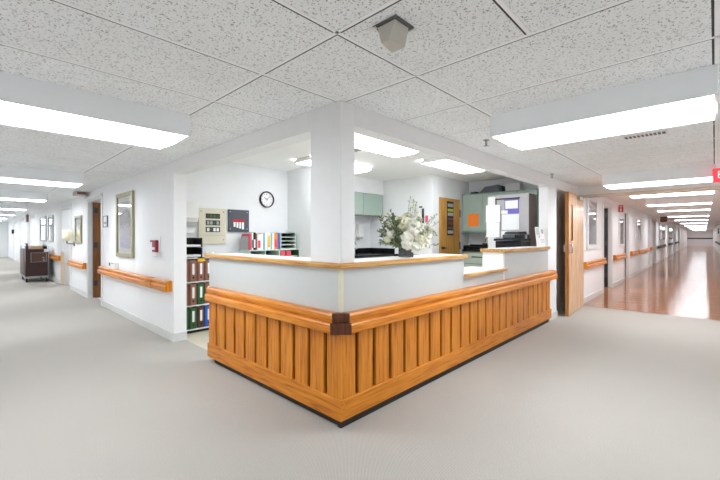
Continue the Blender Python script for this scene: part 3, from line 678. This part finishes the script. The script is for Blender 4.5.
# ------------------------------------------------------------------ station: binder shelf
n = thing('binder_shelf', 'white three-tier shelf of binders inside the station behind the counter', 'shelf', (.52,3.25,0))
MB().box(.15,.165,3.1,3.39,.0,.975).build('side_panel','white',n); MB().box(.855,.87,3.1,3.39,.0,.975).build('side_panel','white',n)
for z in (.055,.36,.665,.975): MB().box(.165,.855,3.09,3.39,z-.014,z).build('shelf_board','white',n)
MB().box(.17,.85,3.12,3.14,.002,.04).build('plinth','black',n)
rows = [(.056,['bgreen','bgreen','dkbrown','blue','bgreen','brown'],'bottom'),(.361,['brown','brown','bgreen','brown','brown','bgreen'],'middle'),(.666,['brown','brown','brown','brown','brown','brown'],'top')]
cname = {'bgreen':'green','dkbrown':'dark brown','blue':'blue','brown':'brown'}
pos = ['first','second','third','fourth','fifth','sixth']
for z, cols, rn in rows:
    for i, c in enumerate(cols):
        x0 = .178 + i*.1005
        k = thing('binder', '%s ring binder, %s from the left on the %s shelf of the binder rack' % (cname[c], pos[i], rn), 'binder', (x0+.05,3.2,z), 'ring binders on the white shelf')
        MB().box(x0,x0+.01,3.105,3.37,z,z+.275).box(x0+.08,x0+.09,3.105,3.37,z,z+.275).box(x0+.01,x0+.08,3.1,3.118,z,z+.275).build('cover', c, k, .003)
        MB().box(x0+.0115,x0+.0785,3.125,3.36,z+.008,z+.262).build('pages', 'paper', k)
        MB().box(x0+.031,x0+.059,3.097,3.0995,z+.09,z+.23).build('spine_label', 'paper', k)
        MB().cyl((x0+.045,3.096,z+.05),(x0+.045,3.0998,z+.05),.012).build('finger_ring', 'black', k)
tag(MB().box(.375,.475,3.09,3.0945,.92,.975).build('shelf_tag','yellow',None), 'yellow tag on the top edge of the binder shelf', 'tag')
for k,z in enumerate((.976,1.105)):
    t = thing('letter_tray', 'black letter tray on the binder shelf, %s of the two stacked' % ('lower','upper')[k], 'letter tray', (.32,3.25,z), 'black letter trays')
    MB().box(.2,.44,3.1,3.38,z,z+.008).build('tray_floor','black',t); MB().box(.2,.208,3.1,3.38,z+.008,z+.125).build('side','black',t); MB().box(.432,.44,3.1,3.38,z+.008,z+.125).build('side','black',t)
    MB().box(.208,.432,3.37,3.38,z+.008,z+.125).build('back','black',t)
    tag(MB().box(.22,.425,3.11,3.36,z+.0085,z+.035).build('paper_stack','paper',None), 'stack of white paper in the %s black letter tray' % ('lower','upper')[k], 'paper')
for i,x in enumerate((.54,.61)):
    tag(MB().cyl((x,3.2,.976),(x,3.2,1.04),.022,.028).build('paper_cup','paper',None), 'small white cup on top of the binder shelf, %s' % ('next to the black trays','farther from the black trays')[i], 'cup', 'small cups on the binder shelf')
# wall things on the station back wall
n = thing('wall_dispenser', 'white towel dispenser on the station back wall by the entrance', 'dispenser', BW(.4,0,1.37))
MB(BW).prism([(.001,1.4),(.09,1.44),(.12,1.5),(.12,1.66),(.1,1.7),(.001,1.7)],.3,.47,'u').build('cover','white',n,.006)
MB(BW).box(.32,.45,.02,.09,1.375,1.425).build('chute','greycab',n); MB(BW).box(.33,.44,.05,.052,1.3,1.4).build('paper_towel','paper',n)
n = thing('alarm_panel', 'beige alarm annunciator panel with three windows on the station back wall', 'panel', BW(.7,0,1.15))
B(BW,.505,.9,.001,.03,1.14,1.645).build('cabinet','beige',n,.004)
for j,z in enumerate((1.5,1.405,1.31)):
    w = B(BW,.605,.81,.03,.034,z,z+.07).build('window','black',n)
    for i in range(4):
        B(BW,.62+i*.046,.655+i*.046,.034,.037,z+.01,z+.058).build('module', ['bgreen','grey_paper','paper'][j] if (i+j)%3 else ['dkbrown','bgreen','charcoal'][j], w)
MB(BW).box(.52,.885,.03,.032,1.262,1.266).build('seam','grey_paper',n)
for u in (.54,.865):
    for z in (1.2,1.6): MB(BW).cyl((u,.03,z),(u,.034,z),.007,None,8).build('screw','dark',n)
n = thing('status_board', 'dark grey wall board with red strip and white key tags on the station back wall', 'board', BW(1.11,0,1.32))
B(BW,.945,1.275,.001,.028,1.315,1.645).build('panel','charcoal',n,.003)
B(BW,1.01,1.2,.028,.032,1.46,1.5).build('strip','red',n)
for i in range(4): B(BW,1.02+i*.045,1.05+i*.045,.028,.036,1.39-.012*i,1.459).build('key_tag','paper',n)
for u,z in ((.97,1.61),(1.24,1.61),(.97,1.36),(1.24,1.36)): MB(BW).cyl((u,.028,z),(u,.031,z),.009,None,8).build('screw','steel',n)
n = thing('wall_clock', 'round black rimmed wall clock on the station back wall', 'clock', BW(1.593,0,1.71))
c = (1.593,1.834)
m = MB(BW); N=40
for r0,r1,w0,w1 in ((.112,.128,.001,.04),):
    vs=[]; 
    for q in [2*math.pi*i/N for i in range(N)]:
        for r,w in ((r0,w0),(r1,w0),(r1,w1-.008),(r0+.006,w1),(r0,w1-.004)): vs.append((c[0]+r*math.cos(q),w,c[1]+r*math.sin(q)))
    m.add(vs,[(i*5+j,i*5+(j+1)%5,((i+1)%N)*5+(j+1)%5,((i+1)%N)*5+j) for i in range(N) for j in range(5)],False)
m.build('rim','black',n)
d = MB(BW).cyl((c[0],.002,c[1]),(c[0],.014,c[1]),.113,None,40,False).build('dial','paper',n)
m = MB(BW)
for i in range(12):
    q = math.pi*i/6; L = .016 if i%3 else .024
    a=(math.sin(q),math.cos(q)); p=[(c[0]+a[0]*r+a[1]*s,.0145,c[1]+a[1]*r-a[0]*s) for r,s in ((.098,.003),(.098-L,.003),(.098-L,-.003),(.098,-.003))]
    m.add(p+[(x,.0155,z) for x,_,z in p],[(0,1,2,3),(4,5,6,7),(0,1,5,4),(2,3,7,6)])
m.build('hour_marks','black',d)
def hand(deg,L,w,nm):
    q=math.radians(deg); a=(math.sin(q),math.cos(q)); p=[(c[0]+a[0]*r+a[1]*s,.016,c[1]+a[1]*r-a[0]*s) for r,s in ((L,w),(-.02,w),(-.02,-w),(L,-w))]
    MB(BW).add(p+[(x,.018,z) for x,_,z in p],[(0,1,2,3),(4,5,6,7),(0,1,5,4),(2,3,7,6),(1,2,6,5),(0,3,7,4)]).build(nm,'black',n)
hand(305,.055,.004,'hour_hand'); hand(50,.085,.003,'minute_hand')

# desk, hutch and books in the alcove
n = thing('desk', 'white desk under the low hutch in the station alcove', 'desk', (1.45,3.1,0))
MB().box(.95,1.995,2.78,3.395,.72,.75).build('desktop','ctop',n,.004); MB().box(.96,.985,2.8,3.39,0,.72).build('side_panel','greycab',n); MB().box(1.97,1.99,2.8,3.39,0,.72).build('side_panel','greycab',n)
n = thing('desk_hutch', 'pale green low hutch with slots carrying books and paper trays', 'hutch', (1.5,3.2,.75))
MB().box(1.115,1.99,3.08,3.39,1.035,1.05).build('top','pale_green',n); 
for x in (1.115,1.37,1.62,1.975): MB().box(x,x+.015,3.08,3.39,.7501,1.035).build('divider','bgreen' if x>1.9 else 'pale_green',n)
MB().box(1.13,1.975,3.37,3.385,.7501,1.035).build('back','charcoal',n); MB().box(1.13,1.975,3.09,3.37,.93,.942).build('shelf','pale_green',n)
for i,x in enumerate((1.66,1.77)):
    tag(MB().box(x,x+.085,3.1,3.3,.9425,1.025).build('small_box','pink',None,.003), '%s small pink box in the green hutch under the paper tray unit' % ('left','right')[i], 'box', 'small boxes in the hutch')
bk = [('pink','pink spine magazine at the left end of the row',.028,.235,''),('paper','white magazine next to the left end pink one',.022,.25,'charcoal'),('black','black spine book with white band',.03,.255,'paper'),('brown','brown thin book beside the black one',.018,.24,''),('paper','white binder with a pinkish red lower label',.05,.23,'pink'),('paper','plain white binder after the pink labelled one',.03,.24,''),('teal','pale teal folder in mid row',.024,.235,''),('paper','white binder just after the teal folder',.03,.25,''),('paper','white binder with a yellow spine label',.05,.25,'yellow'),('teal','light teal thin folder after the yellow labelled binder',.02,.24,''),('paper','white binder before the orange one',.028,.25,''),('orange','orange binder near the end of the row',.05,.25,'pink'),('blue','dark blue folder at the right end of the row',.022,.255,'')]
tag(MB().box(1.125,1.132,3.14,3.34,1.051,1.25).build('shade_plate','greycab',None), 'grey plate standing for the shade at the left end of the magazines on the green hutch', 'shade_plate')  # grey plate stands in for the shade left of the books
x = 1.135
for c0,lab,w,hh,l2 in bk:
    w *= 1.08
    k = thing('book', lab+' on the green hutch', 'book', (x+w/2,3.2,1.051), 'books on the green hutch')
    MB().box(x,x+.003,3.12,3.34,1.051,1.051+hh).box(x+w-.003,x+w,3.12,3.34,1.051,1.051+hh).box(x,x+w,3.115,3.12,1.051,1.051+hh).build('cover',c0,k)
    MB().box(x+.0032,x+w-.0032,3.121,3.335,1.054,1.046+hh).build('pages','paper',k)
    if l2: MB().box(x+w*.15,x+w*.85,3.1125,3.1148,1.051+hh*.12,1.051+hh*(.6 if l2!='yellow' else .85)).build('spine_label',l2,k)
    x += w+.006
n = thing('paper_tray_unit', 'grey green unit with four dark paper slots on the hutch', 'tray unit', (1.75,3.2,1.051))
u0,u1 = x+.01, 1.95
MB().box(u0,u0+.014,3.1,3.38,1.051,1.29).box(u1-.014,u1,3.1,3.38,1.051,1.29).box(u0,u1,3.1,3.38,1.29,1.302).build('casing','pale_green',n)
for i in range(5): MB().box(u0+.014,u1-.014,3.1,3.38,1.0515+i*.0595,1.0635+i*.0595).build('shelf','pale_green',n)
MB().box(u0+.014,u1-.014,3.365,3.379,1.064,1.29).build('back','black',n)
for i in range(4):
    tag(MB().box(u0+.02,u1-.02,3.14,3.35,1.0642+i*.0595,1.074+i*.0595).build('paper_stack','charcoal',None), 'dark papers in the grey green tray unit, %s slot from the bottom' % pos[i], 'paper', 'papers in the tray unit')

# ------------------------------------------------------------------ station: sink corner
n = thing('sink_cabinet', 'sage sink cabinet with black countertop and splashback inside the station', 'sink cabinet', (3.0,2.98,0))
MB().box(2.2,3.94,2.7,3.29,.08,.88).build('carcass','green',n)
for i in range(4): 
    q = MB().box(2.22+i*.43,2.63+i*.43,2.68,2.7,.1,.86).build('door','green',n,.003); MB().cyl((2.59+i*.43,2.66,.7),(2.59+i*.43,2.66,.8),.006).build('handle','steel',q)
MB().box(2.2,3.945,2.66,3.295,.88,.92).build('countertop','blackgloss',n,.004)
MB().box(2.2,3.945,3.275,3.295,.92,1.02).box(3.925,3.945,2.66,3.275,.92,1.02).build('splashback','blackgloss',n,.003)
n2 = thing('tap', 'chrome curved tap at the black sink counter', 'tap', (3.35,3.2,.92))
MB().cyl((3.3,3.2,.92),(3.3,3.2,.95),.022).tube([(3.3,3.2,.95),(3.3,3.2,1.08),(3.3,3.17,1.12),(3.3,3.1,1.13),(3.3,3.06,1.1)],.011).build('spout','steel',n2)
MB().tube([(3.4,3.2,.92),(3.4,3.2,1.0),(3.46,3.17,1.03)],.009).build('lever','steel',n2)
n = thing('wall_cabinet', 'small sage wall cabinet above the sink inside the station', 'cabinet', (3.2,3.1,1.65))
MB().box(2.3,3.94,2.97,3.29,1.65,2.055).build('carcass','greycab',n)
for i,(a,b) in enumerate(((2.31,2.84),(2.85,3.38),(3.39,3.93))):
    MB().box(a,b,2.95,2.97,1.65,2.055).build('door','green',n,.002)
n = thing('soap_dispenser', 'white soap dispenser on the station wall below the small sage cabinet', 'dispenser', (3.6,3.25,1.22))
MB().box(3.52,3.66,3.21,3.298,1.24,1.48).build('body','white',n,.012); MB().box(3.55,3.63,3.2,3.29,1.2,1.24).build('nozzle','greycab',n,.006)
# things on wall X=3.95
n = thing('wall_sign', 'narrow dark sign with pink tabs on the station wall behind the flowers', 'sign', (3.94,2.02,1.45))
MB().box(3.93,3.948,2.0,2.035,1.38,1.75).build('strip','dark',n); MB().box(3.94,3.948,2.035,2.1,1.765,1.79).build('tag','black',n); MB().box(3.935,3.948,1.915,1.965,1.5,1.62).build('tab','pink',n); MB().box(3.935,3.948,2.1,2.15,1.5,1.62).build('tab','pink',n)

# golden door
n = thing('station_door', 'golden wood door with a dark notice strip in the station', 'door', DW(4.53,0,0))
B(DW,4.18,4.89,-.02,.02,.01,1.955).build('leaf','door_gold',n,.002)
q = B(DW,4.41,4.64,.02,.026,1.27,1.9).build('notice_strip','black',n)
for i in range(7):
    z=1.3+i*.083; B(DW,4.425,4.625,.026,.028,z,z+(.045 if i%2 else .06)).build('notice',['grey_paper','charcoal','dkbrown','charcoal','grey_paper','lime','grey_paper'][i],q)
h = MB(DW).cyl((4.24,.02,1.04),(4.24,.06,1.04),.025).tube([(4.24,.06,1.04),(4.36,.06,1.04)],.011).build('lever_handle','brass',n)
for z in (1.0,1.62): B(DW,4.885,4.9,.018,.03,z,z+.14).build('hinge','dark',n)

# ------------------------------------------------------------------ station: cabinet wall
n = thing('upper_cabinet', 'long sage upper cabinet with orange sheet on the station side wall', 'cabinet', KW(1.1,.16,1.33))
B(KW,.4,1.8,.002,.31,1.36,2.055).build('carcass','green',n)
for a,b in ((.41,.75),(.755,1.1),(1.105,1.39),(1.395,1.79)):
    q=B(KW,a,b,.31,.33,1.36,2.045).build('door','green',n,.002); MB(KW).box(a+.03,a+.04,.33,.345,1.42,1.52).build('handle','steel',q)
B(KW,.4,1.8,.3,.345,1.325,1.36).build('light_rail','sage_dark',n); B(KW,.4,1.8,.002,.345,2.0455,2.06).build('cornice','sage_dark',n)
tag(B(KW,1.46,1.68,.331,.333,1.44,1.68).build('notice','orange',None), 'orange paper sheet taped to the long sage cabinet', 'notice')
n = thing('laptop_case', 'dark slanted box on top of the long sage cabinet', 'box', KW(1.2,.15,2.061))
MB(KW).prism([(1.08,2.0605),(1.48,2.0605),(1.36,2.18),(1.1,2.2)],.08,.3,'w').build('shell','charcoal',n,.006); B(KW,1.03,1.09,.08,.28,2.0605,2.17).build('end_block','black',n,.004)
tag(B(KW,1.56,1.66,.1,.26,2.0605,2.11).build('small_box','dark',None,.004), 'small dark box on the sage cabinet beside the slanted box', 'box', 'boxes on the sage cabinet')
tag(B(KW,1.68,1.77,.1,.26,2.0605,2.1).build('small_box','grey_paper',None,.004), 'small grey box at the end of the sage cabinet top', 'box', 'boxes on the sage cabinet')
tag(B(KW,.72,.98,.12,.28,2.0605,2.2).build('carton','greycab',None,.004), 'light grey carton on the sage cabinet top beyond the slanted box', 'box', 'boxes on the sage cabinet')
n = thing('base_cabinet', 'grey green drawer unit with black counter below the long sage cabinet', 'cabinet', KW(1.4,.3,0))
B(KW,1.12,1.8,.002,.3,.06,.96).build('carcass','green',n)
B(KW,1.12,1.8,.002,.34,.96,.995).build('countertop','blackgloss',n,.003); B(KW,1.12,1.8,.002,.02,.995,1.09).build('splashback','blackgloss',n)
for i in range(4):
    z=.1+i*.21; q=B(KW,1.2,1.78,.3,.32,z,z+.195).build('drawer','pale_green',n,.003); B(KW,1.38,1.6,.32,.34,z+.12,z+.135).build('handle','dark',q)
# black low machine and paper tray seen through the gap
n = thing('paper_sorter', 'black document tray on the black counter below the sage cabinet', 'tray', KW(1.5,.2,.9955))
MB(KW).box(1.3,1.78,.06,.32,.9955,1.005).box(1.3,1.31,.06,.32,1.005,1.075).box(1.77,1.78,.06,.32,1.005,1.075).box(1.31,1.77,.06,.07,1.005,1.075).box(1.31,1.77,.06,.32,1.035,1.043).build('tray_body','black',n)
n = thing('potted_orchid', 'small white orchid on the counter beside the hanging papers', 'plant', KW(1.4,.2,1.0755))
OK = lambda u,w,z: KW(u-.02,w-.25,z)
MB(OK).cyl((1.42,.45,1.0755),(1.42,.45,1.12),.04,.05).build('pot','dark',n)
MB(OK).tube([(1.42,.45,1.12),(1.4,.45,1.22),(1.33,.46,1.26),(1.26,.47,1.23)],.005,6).build('stem','stem',n)
for i in range(6):
    cc=(1.4-.03*i,.46+.015*(i%2),1.24+.02*math.sin(i)); MB(OK).ball(cc,.03,8,6,(1,.6,.9)).build('bloom','petal',n)
n = thing('desk_monitor', 'black slanted screen edge behind the low ledge of the counter', 'monitor', (1.95,.55,.6))
MB().add([(1.75,.5,.76),(1.8,.5,.76),(1.75,.9,.76),(1.8,.9,.76),(1.68,.5,1.05),(1.70,.5,1.05),(1.68,.9,1.05),(1.70,.9,1.05)],[(0,1,3,2),(4,6,7,5),(0,4,5,1),(2,3,7,6),(0,2,6,4),(1,5,7,3)]).build('screen','black',n)
MB().box(1.65,1.9,.6,.8,.7405,.76).build('foot','black',n)
n = thing('work_desk', 'white work desk behind the front counter of the station', 'desk', (2.3,.6,0))
MB().box(.35,4.5,.31,.95,.71,.74).build('desktop','greycab',n,.004)
for x in (.37,2.0,4.45): MB().box(x,x+.03,.4,.94,0,.71).build('side_panel','greycab',n)

# tall grey cabinet with papers
n = thing('tall_cabinet', 'tall grey cabinet with brown side carrying notices at the station', 'cabinet', (4.8,.76,0))
MB().box(4.6,4.62,.42,1.1,.02,1.955).build('front','greycab',n,.003)
MB().box(4.62,4.945,.42,1.1,.02,1.955).build('carcass','browncab',n)
MB().box(4.585,4.6,.97,1.1,.02,1.93).build('left_stile','white',n)
MB().box(4.575,4.6,.56,.97,1.875,1.895).build('clip_rail','dark',n); MB().box(4.585,4.6,.955,.975,1.75,1.9).build('clip_rail','dark',n)
def sheet(y0,y1,z0,z1,x,mat,lab,name='notice',grp='papers on the tall grey cabinet'):
    return tag(MB().add([(x,y0,z0),(x,y1,z0),(x,y1,z1),(x,y0,z1),(x+.002,y0,z0),(x+.002,y1,z0),(x+.002,y1,z1),(x+.002,y0,z1)],[(0,1,2,3),(4,7,6,5),(0,4,5,1),(2,6,7,3),(1,5,6,2),(0,3,7,4)]).build(name,mat,None),lab,'paper',grp)
sheet(.88,1.135,1.49,1.79,4.572,'paper','upper white sheet at the left side of the tall grey cabinet')
sheet(.89,1.125,1.235,1.485,4.570,'paper','lower white sheet at the left side of the tall grey cabinet')
sheet(.57,.86,1.36,1.62,4.592,'paper','wide white sheet in the middle of the tall grey cabinet')
s1 = thing('notice', 'violet bordered notice near the top of the tall grey cabinet', 'paper', (4.595,.7,1.62), 'papers on the tall grey cabinet')
MB().box(4.594,4.5985,.575,.815,1.63,1.87).build('sheet','purple',s1); MB().box(4.591,4.5938,.59,.8,1.715,1.85).build('print_area','paper',s1)
sheet(.76,.87,1.63,1.69,4.591,'paper','small white slip beside the violet notice')
sheet(.78,.87,1.23,1.34,4.592,'paper','small white slip low on the tall grey cabinet')
# printer on a stand behind raised counter
PM = lambda x,y,z: (x+.62, y-.005, .7405+(z-.7405)*1.03)
n = thing('printer', 'black desktop printer behind the raised end of the counter', 'printer', (4.2,.5,.7405))
MB(PM).box(3.38,3.8,.33,.72,.7405,1.16).build('body','black',n,.01)
MB(PM).box(3.36,3.8,.33,.74,1.165,1.2).build('paper_deck','black',n,.006)
MB(PM).box(3.42,3.78,.34,.62,1.2,1.265).build('scanner','black',n,.012)
MB(PM).prism([(3.42,1.268),(3.78,1.268),(3.76,1.31),(3.46,1.3)],.38,.6,'w').build('lid','black',n,.006)
MB(PM).box(3.36,3.379,.42,.6,1.215,1.255).build('control_panel','charcoal',n,.003); MB(PM).box(3.28,3.36,.42,.7,1.168,1.178).build('output_tray','charcoal',n,.003)
MB(PM).cyl((3.6,.325,1.23),(3.6,.34,1.23),.03).build('dial','steel',n)
n = thing('leaflet_stand', 'white standing leaflet with green picture at the right end of the counter', 'leaflet', (4.02,.05,ZR))
MB().add([(3.81,.03,ZR+.0005),(4.16,.03,ZR+.0005),(4.16,.06,ZR+.28),(3.81,.06,ZR+.28),(3.81,.034,ZR+.0005),(4.16,.034,ZR+.0005),(4.16,.064,ZR+.28),(3.81,.064,ZR+.28)],[(0,1,2,3),(4,7,6,5),(0,4,5,1),(2,6,7,3),(1,5,6,2),(0,3,7,4)]).build('sheet','paper',n)
def lf(u,v,d=.0012): return (u, .03+.03*(v/.28)-d, ZR+v)
def lfbox(m,u0,u1,v0,v1): return m.add([lf(u0,v0),lf(u1,v0),lf(u1,v1),lf(u0,v1),lf(u0,v0,.0004),lf(u1,v0,.0004),lf(u1,v1,.0004),lf(u0,v1,.0004)],[(0,1,2,3),(4,7,6,5),(0,4,5,1),(2,6,7,3),(1,5,6,2),(0,3,7,4)])
lfbox(MB(),3.84,3.97,.17,.265).build('picture','pale_green',n); lfbox(lfbox(MB(),4.05,4.13,.19,.25),3.92,3.96,.13,.16).build('picture','grey_paper',n)
m=MB()
for v in (.06,.08,.1): lfbox(m,3.99,4.14,v,v+.006)
m.build('printed_lines','grey_paper',n)

# ------------------------------------------------------------------ flowers
vx, vy = .885, .13
n = thing('glass_vase', 'smoked square glass vase holding the white flowers on the counter', 'vase', (vx,vy,ZT))
h=.045
m=MB(); m.box(vx-h,vx+h,vy-h,vy+h,ZT+.0005,ZT+.012)
for a,b,c,d in ((vx-h,vx+h,vy-h,vy-h+.006),(vx-h,vx+h,vy+h-.006,vy+h),(vx-h,vx-h+.006,vy-h+.006,vy+h-.006),(vx+h-.006,vx+h,vy-h+.006,vy+h-.006)): m.box(a,b,c,d,ZT+.012,ZT+.1)
m.build('glass','vase_glass',n)
MB().box(vx-h+.008,vx+h-.008,vy-h+.008,vy+h-.008,ZT+.013,ZT+.07).build('lining','black',n,0,'dark wrapped lining')
fb = thing('flower_bouquet', 'white roses and hydrangeas with grey green sprigs in the smoked vase', 'flowers', (vx,vy,ZT+.07))
R0 = random.Random(11)
def bloom(c, r, k, mat, cup=.5):
    m = MB(); g = math.pi*(3-math.sqrt(5))
    m.ball(c, r*.62, 10, 7)
    for i in range(k):
        y = 1 - (i+.5)*2/k; q = g*i; rr = math.sqrt(max(0,1-y*y)); d = Vector((rr*math.cos(q),rr*math.sin(q),y))
        x = d.orthogonal().normalized(); z = d.cross(x); a = R0.random()*6.28
        e1 = x*math.cos(a)+z*math.sin(a); e2 = d.cross(e1); s = r*.34*(.8+.4*R0.random()); tilt = R0.uniform(-.5,.5)
        o = Vector(c)+d*r*R0.uniform(.78,.98); dd = d*s*tilt
        vs=[o-e1*s-e2*s*.5+dd, o-e1*s*.3-e2*s*.9, o+e1*s*.6-e2*s*.7-dd*.5, o+e1*s-dd, o+e1*s*.6+e2*s*.7-dd*.5, o-e1*s*.3+e2*s*.9, o-e1*s+e2*s*.5+dd, o+d*(-s*.35)]
        m.add([tuple(v) for v in vs],[(7,i2,(i2+1)%7) for i2 in range(7)],True)
    m.build('bloom',mat,fb,free_normals=True)
def sprig(p0, p1, nl, ls, mat, nm='foliage', bend=.03):
    a, b = Vector(p0), Vector(p1); mid=(a+b)/2+Vector((R0.uniform(-bend,bend),R0.uniform(-bend,bend),bend)); m=MB(); pts=[]
    for i in range(9):
        t=i/8; pts.append(a*(1-t)**2+mid*2*t*(1-t)+b*t*t)
    m.tube([tuple(p) for p in pts],.0016,5)
    for i in range(nl):
        t=.3+.7*i/nl; k=min(7,int(t*8)); p=pts[k].lerp(pts[k+1],t*8-k)
        d=(pts[k+1]-pts[k]).normalized(); s=Vector((R0.uniform(-1,1),R0.uniform(-1,1),R0.uniform(-.4,1))).normalized(); s=(s+d*.5).normalized(); w=s.cross(d)
        if w.length<.01: continue
        w.normalize(); l=ls*R0.uniform(.7,1.2); q=w.cross(s)*l*.12
        m.add([tuple(p),tuple(p+s*l*.4+w*l*.26+q),tuple(p+s*l),tuple(p+s*l*.4-w*l*.26+q),tuple(p+s*l*.45-q)],[(0,1,4),(1,2,4),(2,3,4),(3,0,4)],True)
    m.build(nm,mat,fb,free_normals=True)
# directions across the picture: right = (sin,-cos) of the view yaw; forward = (cos,sin)
rt=Vector((math.sin(YAW),-math.cos(YAW),0)); fwd=Vector((math.cos(YAW),math.sin(YAW),0)); base=Vector((vx,vy,ZT))
def P(r,z,f=0): return tuple(base+rt*r+fwd*f+Vector((0,0,z)))
bl=[(-.03,.27,.0,.085),(.05,.27,-.03,.07),(.0,.17,-.08,.06),(.0,.11,-.08,.052),(.10,.15,-.05,.068),(.12,.21,.0,.06),(-.07,.25,.03,.06),(.14,.25,.02,.05),(.01,.33,.05,.055),(.16,.12,.0,.05),(-.09,.32,.04,.045),(-.05,.2,.05,.06),(.09,.29,.07,.055),(.2,.17,.05,.04),(-.13,.2,-.02,.045),(.07,.09,-.08,.05),(.18,.22,.03,.042),(-.13,.28,.0,.04),(.05,.21,-.07,.055),(.11,.1,-.05,.045),(-.16,.15,-.02,.035),(.21,.25,.0,.032),(.1,.35,.0,.035)]
for i,(r,z,f,s) in enumerate(bl): bloom(P(r,z,f),s*.92,70 if s>.05 else 46,'petal' if i%4 else 'petal_cream')
for i in range(64):
    sd = R0.random(); 
    if sd<.6: r=R0.uniform(-.23,-.04); z=.12+R0.random()*.26-abs(r+.15)*.3; mt='leaf'
    else: r=R0.uniform(.05,.3); z=.1+R0.random()*.28; mt='leaf_grey'
    f=R0.uniform(-.1,.12); sprig(P(r*.12,.06,f*.2),P(r,z,f),22,.036,mt if R0.random()<.7 else 'leaf_grey')
for r,z in ((.09,.47),(.07,.5),(.05,.44),(-.16,.38),(-.14,.41),(.25,.36),(.28,.3),(-.22,.3),(-.24,.22),(.04,.52)):
    sprig(P(r*.2,.06),P(r,z,R0.uniform(-.05,.05)),13,.026,'leaf_grey' if r>0 else 'leaf','sprig')
for r,z in ((.09,.4),(.08,.44),(.1,.36),(.06,.47),(-.15,.36)): bloom(P(r,z,.02),.018,14,'petal_cream')
for r,z in ((.0,.1),(-.06,.09),(.07,.08),(-.09,.12),(.1,.1)):
    sprig(P(r*.3,.06),P(r*1.3,z,-.07),14,.04,'leaf')
